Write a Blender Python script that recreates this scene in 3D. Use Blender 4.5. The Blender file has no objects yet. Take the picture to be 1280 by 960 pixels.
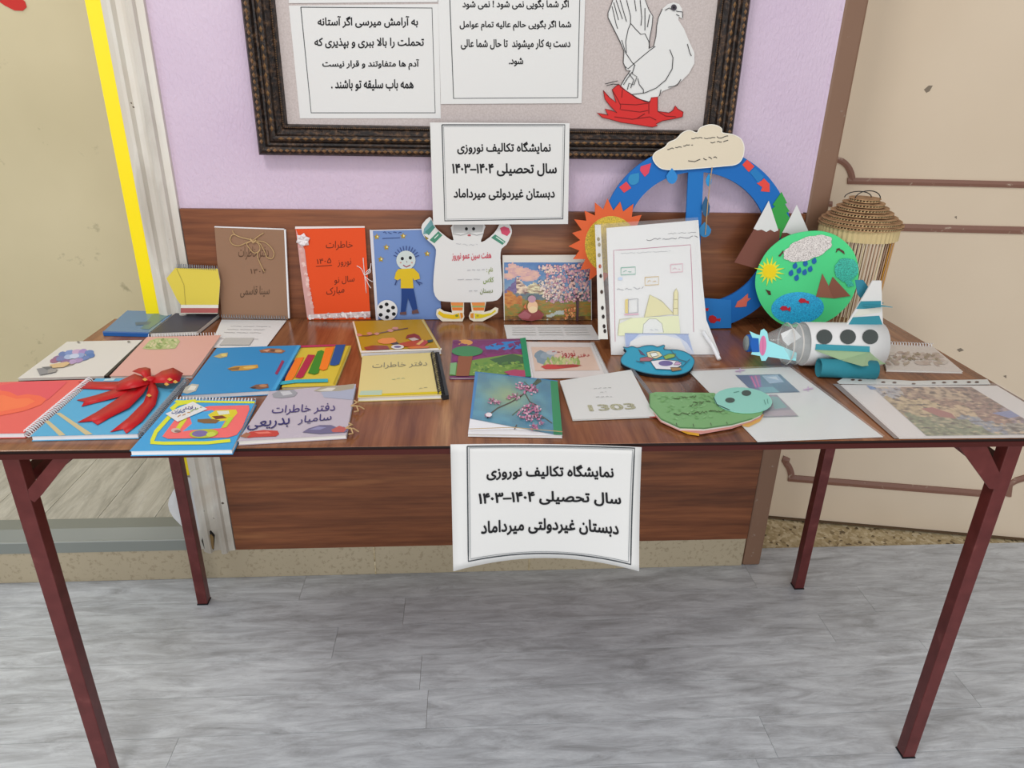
import bpy, bmesh, math, random
from mathutils import Vector, Matrix, noise, geometry
from math import sin, cos, pi, radians
random.seed(7)
C = bpy.context.scene.collection
SC = bpy.context.scene
# ------------------------------------------------------------------ camera
F, CX, CY, CZ, YAW, PIT, ROL = 886.41, -0.1053, -0.9604, 1.2602, -0.0688, 0.4114, 0.0204
_f0 = Vector((-sin(YAW), cos(YAW), 0)); _r0 = Vector((cos(YAW), sin(YAW), 0))
FW = _f0 * cos(PIT) - Vector((0, 0, sin(PIT))); _u0 = _r0.cross(FW)
RT = _r0 * cos(ROL) + _u0 * sin(ROL); UP = -_r0 * sin(ROL) + _u0 * cos(ROL)
EYE = Vector((CX, CY, CZ))
cd = bpy.data.cameras.new('camera'); cd.sensor_width = 36; cd.lens = F / 1280 * 36; cd.clip_start = .05
cam = bpy.data.objects.new('camera', cd); C.objects.link(cam)
m = Matrix((RT, UP, -FW)).transposed().to_4x4(); m.translation = EYE
cam.matrix_world = m; SC.camera = cam
# ------------------------------------------------------------------ world, lamps, exposure
w = bpy.data.worlds.new('world'); SC.world = w; w.use_nodes = True
w.node_tree.nodes['Background'].inputs[0].default_value = (.93, .96, 1, 1)
w.node_tree.nodes['Background'].inputs[1].default_value = .46
def area(name, loc, target, size, power, col=(1, 1, 1), sy=None):
    l = bpy.data.lights.new(name, 'AREA'); l.energy = power; l.color = col
    l.shape = 'RECTANGLE'; l.size = size; l.size_y = sy or size
    o = bpy.data.objects.new(name, l); C.objects.link(o); o.location = loc
    o.rotation_euler = (Vector(target) - Vector(loc)).to_track_quat('-Z', 'Y').to_euler(); return o
area('ceiling_lamp', (-.75, -1.0, 2.75), (.1, .5, .8), .5, 19, (1, .97, .94), .35)
area('ceiling_lamp', (.9, -1.6, 2.8), (.1, .3, .5), 1.3, 13, (1, .98, .96))
area('front_fill', (.3, -3.4, 1.2), (0, .5, .5), 2.6, 58, (.96, .98, 1), 1.7)  # added fill light behind the camera, lifts the panel and floor under the table
area('daylight_window', (-2.4, -1.6, 1.6), (-.3, .5, .4), 1.3, 12, (.9, .95, 1))
area('hall_lamp', (-2.1, .75, 2.6), (-1.4, 1.2, .4), .7, 15, (1, .98, .92))
SC.view_settings.view_transform = 'Standard'; SC.view_settings.look = 'None'
SC.view_settings.gamma = 1; SC.view_settings.use_curve_mapping = False
SC.view_settings.exposure = -.17
SC.cycles.max_bounces = 6; SC.cycles.transparent_max_bounces = 12
# ------------------------------------------------------------------ materials
def lin(c):
    if isinstance(c, str):
        c = [int(c[i:i+2], 16) / 255 for i in (0, 2, 4)]
    return tuple((x / 12.92 if x <= .04045 else ((x + .055) / 1.055) ** 2.4) for x in c[:3]) + (1,)
def newmat(name, rough=.6, col=None, spec=.5, **kw):
    mt = bpy.data.materials.new(name); mt.use_nodes = True
    b = mt.node_tree.nodes['Principled BSDF']; b.inputs['Roughness'].default_value = rough
    b.inputs['Specular IOR Level'].default_value = spec
    if col: b.inputs['Base Color'].default_value = lin(col)
    for k, v in kw.items(): b.inputs[k.replace('_', ' ')].default_value = v
    return mt
def N(mt, t, **kw):
    n = mt.node_tree.nodes.new(t)
    for k, v in kw.items():
        if hasattr(n, k): setattr(n, k, v)
        else: n.inputs[k.replace('_', ' ')].default_value = v
    return n
def L(mt, a, b): mt.node_tree.links.new(a, b)
def coords(mt, scale=(1, 1, 1), obj=False, rot=(0, 0, 0)):
    g = N(mt, 'ShaderNodeTexCoord') if obj else N(mt, 'ShaderNodeNewGeometry')
    mp = N(mt, 'ShaderNodeMapping'); mp.inputs['Scale'].default_value = scale; mp.inputs['Rotation'].default_value = rot
    L(mt, g.outputs['Object' if obj else 'Position'], mp.inputs[0]); return mp.outputs[0]
def ramp(mt, src, stops):
    r = N(mt, 'ShaderNodeValToRGB'); e = r.color_ramp.elements
    while len(e) < len(stops): e.new(.5)
    for el, (p, c) in zip(e, stops): el.position = p; el.color = lin(c)
    L(mt, src, r.inputs[0]); return r.outputs[0]
def bump(mt, src, strength, dist=.002):
    b = N(mt, 'ShaderNodeBump'); b.inputs['Strength'].default_value = strength; b.inputs['Distance'].default_value = dist
    L(mt, src, b.inputs['Height']); L(mt, b.outputs[0], mt.node_tree.nodes['Principled BSDF'].inputs['Normal'])
def base(mt, src): L(mt, src, mt.node_tree.nodes['Principled BSDF'].inputs['Base Color'])
def mix(mt, fac, a, b, mode='MIX'):
    x = N(mt, 'ShaderNodeMix'); x.data_type = 'RGBA'; x.blend_type = mode
    for s, v in ((0, fac), (6, a), (7, b)):
        if hasattr(v, 'links') or hasattr(v, 'is_linked'): L(mt, v, x.inputs[s])
        else: x.inputs[s].default_value = v if s == 0 else lin(v)
    return x.outputs[2]
def wood(name, scale, stops, rough, bands=5.):
    mt = newmat(name, rough)
    v = coords(mt, scale)
    n1 = N(mt, 'ShaderNodeTexNoise', Scale=1.0, Detail=5, Roughness=.6, Distortion=.6); L(mt, v, n1.inputs[0])
    n2 = N(mt, 'ShaderNodeTexNoise', Scale=bands, Detail=3, Roughness=.7); L(mt, v, n2.inputs[0])
    c1 = ramp(mt, n1.outputs[0], stops)
    c2 = ramp(mt, n2.outputs[0], [(.3, 'b8a8a0'), (.6, 'ffffff')])
    base(mt, mix(mt, .75, c1, c2, 'MULTIPLY')); bump(mt, n2.outputs[0], .08, .001); return mt
M = {}
M['panel'] = wood('wood_panel', (.9, 9, 16), [(.25, '4c2917'), (.42, '7a4628'), (.56, '8c5331'), (.72, 'a87044')], .42)
M['top'] = wood('table_wood', (14, .9, 9), [(.28, '5c3420'), (.42, '835030'), (.58, '945f3c'), (.75, 'b8875a')], .2)
M['maroon'] = newmat('maroon_metal', .38, '5e2220')
v = coords(M['maroon'], (8, 8, 8)); n = N(M['maroon'], 'ShaderNodeTexNoise', Scale=4, Detail=6); L(M['maroon'], v, n.inputs[0])
base(M['maroon'], ramp(M['maroon'], n.outputs[0], [(.3, '561b19'), (.62, '642624'), (.75, '743834')]))
mt = M['purple'] = newmat('lilac_paint', .7)
v = coords(mt, (1, 1, 1)); n = N(mt, 'ShaderNodeTexNoise', Scale=3, Detail=3); L(mt, v, n.inputs[0])
n2 = N(mt, 'ShaderNodeTexNoise', Scale=120, Detail=4, Distortion=.5); L(mt, coords(mt, (1.6, 1, .7)), n2.inputs[0])
n3 = N(mt, 'ShaderNodeTexNoise', Scale=45, Detail=4); L(mt, v, n3.inputs[0])
c1 = ramp(mt, n.outputs[0], [(.3, 'cdb8ce'), (.7, 'd8c5d7')])
base(mt, mix(mt, ramp(mt, n3.outputs[0], [(.2, 'ffffff'), (.24, '000000')]), c1, 'b09cb6')); bump(mt, n2.outputs[0], .6, .004)
def stained(name, a, b, stain, rough=.6, sp=2.5, th=.28):
    mt = newmat(name, rough); v = coords(mt)
    n = N(mt, 'ShaderNodeTexNoise', Scale=1.6, Detail=4); L(mt, v, n.inputs[0])
    n2 = N(mt, 'ShaderNodeTexNoise', Scale=sp * 6, Detail=5, Roughness=.65, Distortion=.3); L(mt, v, n2.inputs[0])
    c = ramp(mt, n.outputs[0], [(.3, a), (.7, b)])
    base(mt, mix(mt, ramp(mt, n2.outputs[0], [(th, 'cccccc'), (th + .07, '000000')]), c, stain)); bump(mt, n2.outputs[0], .1, .003); return mt
M['beige'] = stained('beige_paint', 'd6c3aa', 'e0ceb6', 'a89c86', th=.22)
M['hallwall'] = stained('cream_paint', 'c6b995', 'd6c9a6', '8f8668', sp=1.6, th=.3)
M['stone'] = stained('limestone', 'a89a80', 'bdaf94', '94846a', .5, 14, .38)
M['trimline'] = stained('brown_paint_line', '835c4c', '8a6353', 'c9b9a4', .5, 9, .3)
M['brownpaint'] = stained('brown_corner_paint', '7d5d48', '866550', 'a79b90', .5, 5, .3)
mt = M['marble'] = newmat('white_marble', .28)
n = N(mt, 'ShaderNodeTexNoise', Scale=5, Detail=8, Distortion=1.2); L(mt, coords(mt, (1, 1, .35)), n.inputs[0])
n2 = N(mt, 'ShaderNodeTexNoise', Scale=60, Detail=2); L(mt, coords(mt), n2.inputs[0])
c1 = ramp(mt, n.outputs[0], [(.3, 'b5ada0'), (.5, 'd9d4c9'), (.7, 'cfc3b3')])
base(mt, mix(mt, ramp(mt, n2.outputs[0], [(.24, 'ffffff'), (.27, '000000')]), c1, '5a4a3c'))
mt = M['terrazzo'] = newmat('terrazzo', .6)
n = N(mt, 'ShaderNodeTexVoronoi', Scale=110); L(mt, coords(mt), n.inputs[0])
n2 = N(mt, 'ShaderNodeTexNoise', Scale=14, Detail=4); L(mt, coords(mt), n2.inputs[0])
c1 = ramp(mt, n.outputs['Color'], [(.12, '5e4e38'), (.24, 'b09c74'), (.6, 'c8b690'), (.85, 'ddcfae')])
base(mt, mix(mt, ramp(mt, n2.outputs[0], [(.35, '8f8f8f'), (.6, '000000')]), c1, '8d7a58'))
def vinyl(name, sc, tint):
    mt = newmat(name, .38)
    oi = N(mt, 'ShaderNodeObjectInfo'); g = N(mt, 'ShaderNodeNewGeometry'); va = N(mt, 'ShaderNodeVectorMath', operation='MULTIPLY_ADD')
    cb = N(mt, 'ShaderNodeCombineXYZ'); L(mt, oi.outputs['Random'], cb.inputs[0]); L(mt, oi.outputs['Random'], cb.inputs[1])
    va.inputs[1].default_value = sc; L(mt, g.outputs['Position'], va.inputs[0])
    sx = N(mt, 'ShaderNodeVectorMath', operation='SCALE'); sx.inputs['Scale'].default_value = 9; L(mt, cb.outputs[0], sx.inputs[0]); L(mt, sx.outputs[0], va.inputs[2])
    n1 = N(mt, 'ShaderNodeTexNoise', Scale=1.0, Detail=9, Roughness=.74, Distortion=.6); L(mt, va.outputs[0], n1.inputs[0])
    n2 = N(mt, 'ShaderNodeTexNoise', Scale=.45, Detail=5, Roughness=.65, Distortion=1.2); L(mt, va.outputs[0], n2.inputs[0])
    c1 = ramp(mt, n1.outputs[0], [(.3, tint[0]), (.45, tint[1]), (.56, tint[2]), (.72, tint[3])])
    n3 = N(mt, 'ShaderNodeTexNoise', Scale=1.3, Detail=6, Roughness=.8, Distortion=1.6); L(mt, va.outputs[0], n3.inputs[0])
    c1 = mix(mt, ramp(mt, n3.outputs[0], [(.56, '000000'), (.7, '9a9a9a')]), c1, 'e4e8ec')
    c1 = mix(mt, ramp(mt, n3.outputs[0], [(.3, 'a0a0a0'), (.4, '000000')]), c1, '6e6e70')
    c2 = ramp(mt, n2.outputs[0], [(.3, 'aaa6a3'), (.5, 'ffffff')])
    base(mt, mix(mt, .3, c1, c2, 'MULTIPLY')); bump(mt, n1.outputs[0], .1, .001); return mt
M['vinyl'] = vinyl('grey_vinyl', (6.5, 36, 1), ['9c9fa2', 'babec3', 'cdd2d7', 'e2e7ec'])
M['vinyl2'] = vinyl('hall_vinyl', (34, 5, 1), ['9a988f', 'b3b0a6', 'c3c0b6', 'd3d0c7'])
M['nosing'] = newmat('grey_nosing', .45, '868a84')
M['yellow'] = newmat('yellow_tape', .35, 'ffe606')
M['plasticwrap'] = newmat('white_wrap', .25, 'dcdcdc')
M['woodblock'] = newmat('old_wood_block', .8, '7a6038')
M['dark'] = newmat('black_void', .9, '17120f')
mt = M['gilt'] = newmat('gilt_frame', .36, spec=.6)
n = N(mt, 'ShaderNodeTexNoise', Scale=95, Detail=5, Roughness=.7); L(mt, coords(mt), n.inputs[0])
c = ramp(mt, n.outputs[0], [(.4, '130d0b'), (.52, '2a1c15'), (.64, '5c432e'), (.78, '8d6a48')]); base(mt, c); bump(mt, n.outputs[0], .7, .004)
mt.node_tree.nodes['Principled BSDF'].inputs['Metallic'].default_value = .35
M['goldbead'] = newmat('dull_gold', .36, '8c6a46', Metallic=.35)
M['ebony'] = newmat('ebony_moulding', .32, '1c1411')
mt = M['velvet'] = newmat('frame_backing', .95); n = N(mt, 'ShaderNodeTexNoise', Scale=300, Detail=3); L(mt, coords(mt), n.inputs[0])
base(mt, ramp(mt, n.outputs[0], [(.3, 'b9ada9'), (.7, 'c9bebb')]))
M['paper'] = newmat('white_paper', .75, 'dddcda', spec=.3)
M['page'] = newmat('page_block', .8, 'e2dfd8')
M['black'] = newmat('black_plastic', .4, '1a1a1e')
M['wirew'] = newmat('white_wire', .4, 'e8e8ea')
M['wireg'] = newmat('grey_wire', .35, '8d949c')
M['twine'] = newmat('jute_twine', .9, 'bb9a6d')
M['ribbon'] = newmat('red_satin', .42, 'b81018', spec=.3)
M['whitestring'] = newmat('white_string', .8, 'e8e0e0')
mt = M['clear'] = newmat('clear_plastic', .12, 'ffffff', Alpha=.08)
mt2 = M['clear2'] = newmat('clear_plastic_thick', .1, 'dfe4e4', Alpha=.24)
mt = M['cardboard'] = newmat('corrugated_cardboard', .85); wv = N(mt, 'ShaderNodeTexNoise', Scale=90, Detail=2); L(mt, coords(mt), wv.inputs[0])
base(mt, ramp(mt, wv.outputs[0], [(.3, '8e6a48'), (.6, 'b18a63'), (.8, 'c9a57c')]))
M['cardpale'] = newmat('pale_cardboard', .85, 'cdb787')
M['flute'] = newmat('dark_flute', .9, '5a452f')
for k, (cc, r) in {'stick': ('bd9c80', .6), 'stick2': ('d5c19a', .6), 'amber': ('c98f2c', .4), 'stick3': ('97745c', .6)}.items(): M[k] = newmat('stick_' + 'abcd'[len(k) % 4], r, cc)
def vc(name, rough, glitter=0, spec=.5):
    mt = newmat(name, rough, spec=spec); a = N(mt, 'ShaderNodeAttribute', attribute_name='Col')
    if glitter:
        n = N(mt, 'ShaderNodeTexVoronoi', Scale=900); L(mt, coords(mt), n.inputs[0])
        c = ramp(mt, n.outputs['Color'], [(.2, '8a8a8a'), (.5, 'e0e0e0'), (.8, 'ffffff')])
        base(mt, mix(mt, glitter, a.outputs[0], c, 'OVERLAY'))
    else: base(mt, a.outputs[0])
    return mt
M['print'] = vc('print', .62, spec=.25); M['gloss'] = vc('gloss_print', .3); M['glitter'] = vc('glitter_foam', .5, .7)
M['foam'] = vc('craft_foam', .7, spec=.3)
def hx(c): return [int(c[i:i+2], 16) for i in (0, 2, 4)]
def blend(a, b, t): t = max(0, min(1, t)); return '%02x%02x%02x' % tuple(int(x + (y - x) * t) for x, y in zip(hx(a), hx(b)))
def nz2(u, v, s, o=0, det=1):
    r = 0; k = 1
    for _ in range(det): r += noise.noise(Vector((u * s * k, v * s * k, o))) / k; k *= 2
    return r
_cm = {}
def colmat(c, r=.55):
    k = (c, r)
    if k not in _cm: _cm[k] = newmat('paint_' + c, r, c, spec=.25)
    return _cm[k]
# ------------------------------------------------------------------ objects
def tag(o, label=None, cat=None, group=None, kind=None):
    if label: o['label'] = label
    if cat: o['category'] = cat
    if group: o['group'] = group
    if kind: o['kind'] = kind
    return o
def thing(name, loc, label, cat, group=None):
    o = bpy.data.objects.new(name, None); C.objects.link(o); o.location = loc; o.empty_display_size = .05
    return tag(o, label, cat, group)
def wloc(o):
    p = Vector((0, 0, 0))
    while o: p += o.location; o = o.parent
    return p
def mk(name, V, Fc, mat, parent=None, cols=None, smooth=False):
    off = wloc(parent) if parent else Vector((0, 0, 0))
    me = bpy.data.meshes.new(name); me.from_pydata([tuple(Vector(v) - off) for v in V], [], Fc)
    if isinstance(mat, str): mat = M[mat]
    me.materials.append(mat)
    if smooth: me.polygons.foreach_set('use_smooth', [True] * len(me.polygons))
    if cols:
        at = me.color_attributes.new('Col', 'FLOAT_COLOR', 'CORNER'); buf = []
        for f, c in zip(me.polygons, cols): buf += list(lin(c)) * f.loop_total
        at.data.foreach_set('color', buf)
    me.update()
    o = bpy.data.objects.new(name, me); C.objects.link(o)
    if parent: o.parent = parent
    return o
class MB:
    def __init__(s): s.V = []; s.F = []; s.c = []
    def add(s, V, Fc, col=None):
        b = len(s.V); s.V += [Vector(v) for v in V]; s.F += [tuple(i + b for i in f) for f in Fc]; s.c += [col] * len(Fc); return s
    def box(s, a, b, col=None):
        (x0, y0, z0), (x1, y1, z1) = a, b
        return s.add([(x, y, z) for z in (z0, z1) for y in (y0, y1) for x in (x0, x1)],
                     [(0, 2, 3, 1), (4, 5, 7, 6), (0, 1, 5, 4), (2, 6, 7, 3), (0, 4, 6, 2), (1, 3, 7, 5)], col)
    def prism(s, pts, vec, col=None):
        n = len(pts); vec = Vector(vec)
        return s.add(list(pts) + [Vector(p) + vec for p in pts], [tuple(range(n)), tuple(range(2 * n - 1, n - 1, -1))] + [(i, i + n, (i + 1) % n + n, (i + 1) % n) for i in range(n)], col)
    def tube(s, pts, r, n=6, cap=True, col=None):
        pts = [Vector(p) for p in pts]; V = []; Fc = []; up = None
        for i, p in enumerate(pts):
            t = (pts[min(i + 1, len(pts) - 1)] - pts[max(i - 1, 0)]).normalized()
            if up is None: up = t.orthogonal().normalized()
            up = (up - t * up.dot(t)); up = up.normalized() if up.length > 1e-6 else t.orthogonal().normalized(); q = t.cross(up)
            rr = r[i] if isinstance(r, (list, tuple)) else r
            V += [p + (up * cos(2 * pi * k / n) + q * sin(2 * pi * k / n)) * rr for k in range(n)]
        for i in range(len(pts) - 1):
            Fc += [(i * n + k, i * n + (k + 1) % n, (i + 1) * n + (k + 1) % n, (i + 1) * n + k) for k in range(n)]
        if cap: Fc += [tuple(range(n))[::-1], tuple((len(pts) - 1) * n + k for k in range(n))]
        return s.add(V, Fc, col)
    def mk(s, name, mat, parent=None, smooth=False, bevel=0):
        cols = [c or 'ffffff' for c in s.c] if any(s.c) else None
        o = mk(name, s.V, s.F, mat, parent, cols, smooth)
        bm = bmesh.new(); bm.from_mesh(o.data); bmesh.ops.recalc_face_normals(bm, faces=bm.faces); bm.to_mesh(o.data); bm.free()
        if bevel:
            b = o.modifiers.new('bevel', 'BEVEL'); b.width = bevel; b.segments = 2; b.limit_method = 'ANGLE'
        return o
class Plane:
    """a real surface in the room; hit() gives the point of it that lies at a picture point"""
    def __init__(s, o, n): s.o = Vector(o); s.n = Vector(n).normalized()
    def hit(s, x, y):
        d = FW + RT * ((x - 640) / F) - UP * ((y - 480) / F); return EYE + d * ((s.o - EYE).dot(s.n) / d.dot(s.n))
    def P(s, pts): return [s.hit(*q) for q in pts]
    def up(s, dz): return Plane(s.o + s.n * dz, s.n)
def flat(z): return Plane((0, 0, z), (0, 0, 1))
def tilt(y0, z0, y1, z1): return Plane((0, y0, z0), Vector((0, -(z1 - z0), y1 - y0)))
def lean(yb, yt, ht=.21, zb=None): # standing plane leaning back, normal to the viewer
    return Plane((0, yb, TH if zb is None else zb), Vector((0, -ht, yt - yb)))
TH = .7383
# ---- lettering: joined letter forms laid out right to left
_A = {'ا': 'FE8D FE8E', 'آ': 'FE81 FE82', 'ب': 'FE8F FE90 FE91 FE92', 'پ': 'FB56 FB57 FB58 FB59', 'ت': 'FE95 FE96 FE97 FE98', 'ج': 'FE9D FE9E FE9F FEA0', 'ح': 'FEA1 FEA2 FEA3 FEA4',
      'خ': 'FEA5 FEA6 FEA7 FEA8', 'د': 'FEA9 FEAA', 'ذ': 'FEAB FEAC', 'ر': 'FEAD FEAE', 'ز': 'FEAF FEB0', 'س': 'FEB1 FEB2 FEB3 FEB4', 'ش': 'FEB5 FEB6 FEB7 FEB8', 'ص': 'FEB9 FEBA FEBB FEBC',
      'ط': 'FEC1 FEC2 FEC3 FEC4', 'ع': 'FEC9 FECA FECB FECC', 'غ': 'FECD FECE FECF FED0', 'ف': 'FED1 FED2 FED3 FED4', 'ق': 'FED5 FED6 FED7 FED8', 'ک': 'FB8E FB8F FB90 FB91', 'گ': 'FB92 FB93 FB94 FB95',
      'ل': 'FEDD FEDE FEDF FEE0', 'م': 'FEE1 FEE2 FEE3 FEE4', 'ن': 'FEE5 FEE6 FEE7 FEE8', 'ه': 'FEE9 FEEA FEEB FEEC', 'و': 'FEED FEEE', 'ی': 'FBFC FBFD FBFE FBFF', '\u0001': 'FEFB FEFC'}
_A = {k: [chr(int(x, 16)) for x in v.split()] for k, v in _A.items()}
def shape(t):
    t = t.replace('لا', '\u0001'); out = []
    for i, ch in enumerate(t):
        if ch not in _A: out.append(ch); continue
        pj = i > 0 and t[i-1] in _A and len(_A[t[i-1]]) == 4; nj = i + 1 < len(t) and t[i+1] in _A and len(_A[ch]) == 4
        out.append(_A[ch][(3 if nj else 1) if pj else (2 if nj else 0)])
    out = out[::-1]; i = 0
    while i < len(out):
        if out[i] in '۰۱۲۳۴۵۶۷۸۹':
            j = i
            while j < len(out) and out[j] in '۰۱۲۳۴۵۶۷۸۹': j += 1
            out[i:j] = out[i:j][::-1]; i = j
        i += 1
    return ''.join(out)
def _area(P): return .5 * sum(P[i-1][0] * P[i][1] - P[i][0] * P[i-1][1] for i in range(len(P)))
def _inside(p, P):
    c = False
    for i in range(len(P)):
        (x0, y0), (x1, y1) = P[i-1], P[i]
        if (y0 > p[1]) != (y1 > p[1]) and p[0] < (x1 - x0) * (p[1] - y0) / (y1 - y0) + x0: c = not c
    return c
def glyphs(t, bold=0., raw=False):
    """outlines of the letters, each closed outline filled with its own counters, then edged to the wanted weight"""
    c = bpy.data.curves.new('t', 'FONT'); c.body = t if raw else shape(t)
    o = bpy.data.objects.new('t', c); C.objects.link(o); bpy.context.view_layer.update()
    cu = o.to_curve(bpy.context.evaluated_depsgraph_get()); outs = []
    for sp in cu.splines:
        B = sp.bezier_points; P = []; n = len(B)
        for i in range(n):
            p, q = B[i], B[(i + 1) % n]
            straight = p.handle_right_type == 'VECTOR' and q.handle_left_type == 'VECTOR'
            P += [(v.x, v.y) for v in geometry.interpolate_bezier(p.co, p.handle_right, q.handle_left, q.co, 2 if straight else 5)[:-1]]
        Q = [P[i] for i in range(len(P)) if math.hypot(P[i][0] - P[i-1][0], P[i][1] - P[i-1][1]) > 1e-4]
        if len(Q) > 2: outs.append(Q)
    bpy.data.objects.remove(o); bpy.data.curves.remove(c)
    vs = [Vector(p) for P in outs for p in P]; es = []; b = 0
    for P in outs: es += [(b + i, b + (i + 1) % len(P)) for i in range(len(P))]; b += len(P)
    W, _, T, *_ = geometry.delaunay_2d_cdt(vs, es, [], 0, 1e-5)
    segs = [(P[i-1], P[i]) for P in outs for i in range(len(P))]; bx = [(min(p[0] for p in P), min(p[1] for p in P), max(p[0] for p in P), max(p[1] for p in P), P) for P in outs]
    V = [(v.x, v.y, 0) for v in W]; Fc = []
    for f in T:
        cx, cy = sum(W[i].x for i in f) / 3, sum(W[i].y for i in f) / 3; wn = 0
        for x0, y0, x1, y1, P in bx:
            if not (x0 < cx < x1 and y0 < cy < y1): continue
            for i in range(len(P)):
                (ax, ay), (qx, qy) = P[i-1], P[i]
                if (ay > cy) != (qy > cy) and cx < (qx - ax) * (cy - ay) / (qy - ay) + ax: wn += 1 if qy > ay else -1
        if wn: Fc.append(tuple(f))
    if bold > 0:
        for (x0, y0), (x1, y1) in segs:
            l = math.hypot(x1 - x0, y1 - y0); dx, dy = (x1 - x0) / l * bold, (y1 - y0) / l * bold; b = len(V); e = .4
            V += [(x0 - dx * e - dy, y0 - dy * e + dx, 1), (x0 - dx * e + dy, y0 - dy * e - dx, 1), (x1 + dx * e + dy, y1 + dy * e - dx, 1), (x1 + dx * e - dy, y1 + dy * e + dx, 1)]; Fc.append((b, b + 1, b + 2, b + 3))
    return V, Fc
class Art:
    """flat print lying on a surface: coloured patches, each a hair above the last"""
    def __init__(s, pl, lift=.0004, step=.00007): s.pl = pl; s.mb = MB(); s.h = lift; s.step = step
    def _z(s): s.h += s.step; return s.pl.n * s.h
    def poly(s, pts, col): z = s._z(); s.mb.add([s.pl.hit(*p) + z for p in pts], [tuple(range(len(pts)))], col); return s
    def ell(s, cx, cy, rx, ry, col, a=0, n=20, wob=0):
        a = radians(a); P = []
        for k in range(n):
            t = 2 * pi * k / n; r = 1 + wob * random.uniform(-1, 1); u, v = rx * cos(t) * r, ry * sin(t) * r
            P.append((cx + u * cos(a) - v * sin(a), cy + u * sin(a) + v * cos(a)))
        return s.poly(P, col)
    def line(s, pts, wd, col, closed=False, sub=1):
        z = s._z(); P = []
        q = list(pts) + ([pts[0]] if closed else [])
        for a, b in zip(q, q[1:]):
            for k in range(sub): P.append((a[0] + (b[0] - a[0]) * k / sub, a[1] + (b[1] - a[1]) * k / sub))
        P.append(q[-1]); V = []; Fc = []
        for i, p in enumerate(P):
            a, b = P[max(i - 1, 0)], P[min(i + 1, len(P) - 1)]; dx, dy = b[0] - a[0], b[1] - a[1]; l = math.hypot(dx, dy) or 1
            nx, ny = -dy / l * wd / 2, dx / l * wd / 2; V += [s.pl.hit(p[0] + nx, p[1] + ny) + z, s.pl.hit(p[0] - nx, p[1] - ny) + z]
        Fc = [(2 * i, 2 * i + 1, 2 * i + 3, 2 * i + 2) for i in range(len(P) - 1)]
        s.mb.add(V, Fc, col); return s
    def text(s, t, quad, col, bold=.0, raw=False):
        V, Fc = glyphs(t, bold, raw); z = s._z()
        x0, x1 = min(v[0] for v in V), max(v[0] for v in V); y0, y1 = min(v[1] for v in V), max(v[1] for v in V)
        if len(quad) == 2: (ax, ay), (bx, by) = quad; quad = [(ax, ay), (bx, ay), (bx, by), (ax, by)]
        tl, tr, br, bl = quad; W = []
        for x, y, lay in V:
            u, v = (x - x0) / (x1 - x0), (y1 - y) / (y1 - y0)
            W.append(s.pl.hit((tl[0]*(1-u)+tr[0]*u)*(1-v)+(bl[0]*(1-u)+br[0]*u)*v, (tl[1]*(1-u)+tr[1]*u)*(1-v)+(bl[1]*(1-u)+br[1]*u)*v) + z - s.pl.n * (lay * 3e-5))
        s.mb.add(W, Fc, col); return s
    def scrib(s, x0, y0, x1, y1, amp, wd, col, n=None):
        n = n or max(4, int(abs(x1 - x0) / 2)); P = []; 
        for i in range(n + 1):
            t = i / n; P.append((x0 + (x1 - x0) * t, y0 + (y1 - y0) * t + random.uniform(-amp, amp)))
        k = max(3, n // 3)
        for a in range(0, n, k): s.line(P[a:a + k], wd, col) if len(P[a:a + k]) > 1 else None
        return s
    def specks(s, quad, n, r, cols, asp=1.):
        tl, tr, br, bl = quad
        for _ in range(n):
            u, v = random.random(), random.random()
            x = (tl[0]*(1-u)+tr[0]*u)*(1-v)+(bl[0]*(1-u)+br[0]*u)*v; y = (tl[1]*(1-u)+tr[1]*u)*(1-v)+(bl[1]*(1-u)+br[1]*u)*v
            rr = random.uniform(*r); s.h -= s.step * .9; s.ell(x, y, rr, rr * asp, random.choice(cols), random.uniform(-40, 40), 7, .25)
        s.h += s.step; return s
    def grid(s, quad, nx, ny, fn, jit=0.):
        """painted area: small cells, each with its own colour from fn(u, v)"""
        tl, tr, br, bl = quad; z = s._z(); V = []; b = len(s.mb.V)
        for j in range(ny + 1):
            for i in range(nx + 1):
                u, v = i / nx, j / ny
                if 0 < i < nx and 0 < j < ny: u += random.uniform(-jit, jit) / nx; v += random.uniform(-jit, jit) / ny
                V.append(s.pl.hit((tl[0]*(1-u)+tr[0]*u)*(1-v)+(bl[0]*(1-u)+br[0]*u)*v, (tl[1]*(1-u)+tr[1]*u)*(1-v)+(bl[1]*(1-u)+br[1]*u)*v) + z)
        for j in range(ny):
            for i in range(nx):
                c = fn((i + .5) / nx, (j + .5) / ny)
                if c: k = j * (nx + 1) + i; s.mb.V += [V[k], V[k+1], V[k+nx+2], V[k+nx+1]]; n = len(s.mb.V); s.mb.F.append((n-4, n-3, n-2, n-1)); s.mb.c.append(c)
        return s
    def mk(s, name, parent, mat='print', warp=None):
        if warp: s.mb.V = [warp(v) for v in s.mb.V]
        return mk(name, s.mb.V, s.mb.F, mat, parent, s.mb.c)
def slab(name, pl, pts, t, mat, parent, lift=0., bevel=0, world=False):
    P = [Vector(p) for p in pts] if world else pl.P(pts); P = [p + pl.n * lift for p in P]
    return MB().prism(P, -pl.n * t).mk(name, mat, parent, bevel=bevel)
def coil(parent, p0, p1, r, turns, mat, wire=.0006, axis2=None, name='spiral_binding'):
    p0, p1 = Vector(p0), Vector(p1); t = (p1 - p0).normalized(); a = (axis2 or Vector((0, 0, 1))); a = (a - t * a.dot(t)).normalized(); b = t.cross(a); P = []
    n = turns * 8
    for i in range(n + 1):
        g = 2 * pi * i / 8; P.append(p0 + (p1 - p0) * (i / n) + (a * cos(g) + b * sin(g)) * r)
    return MB().tube(P, wire, 4).mk(name, mat, parent)
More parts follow.
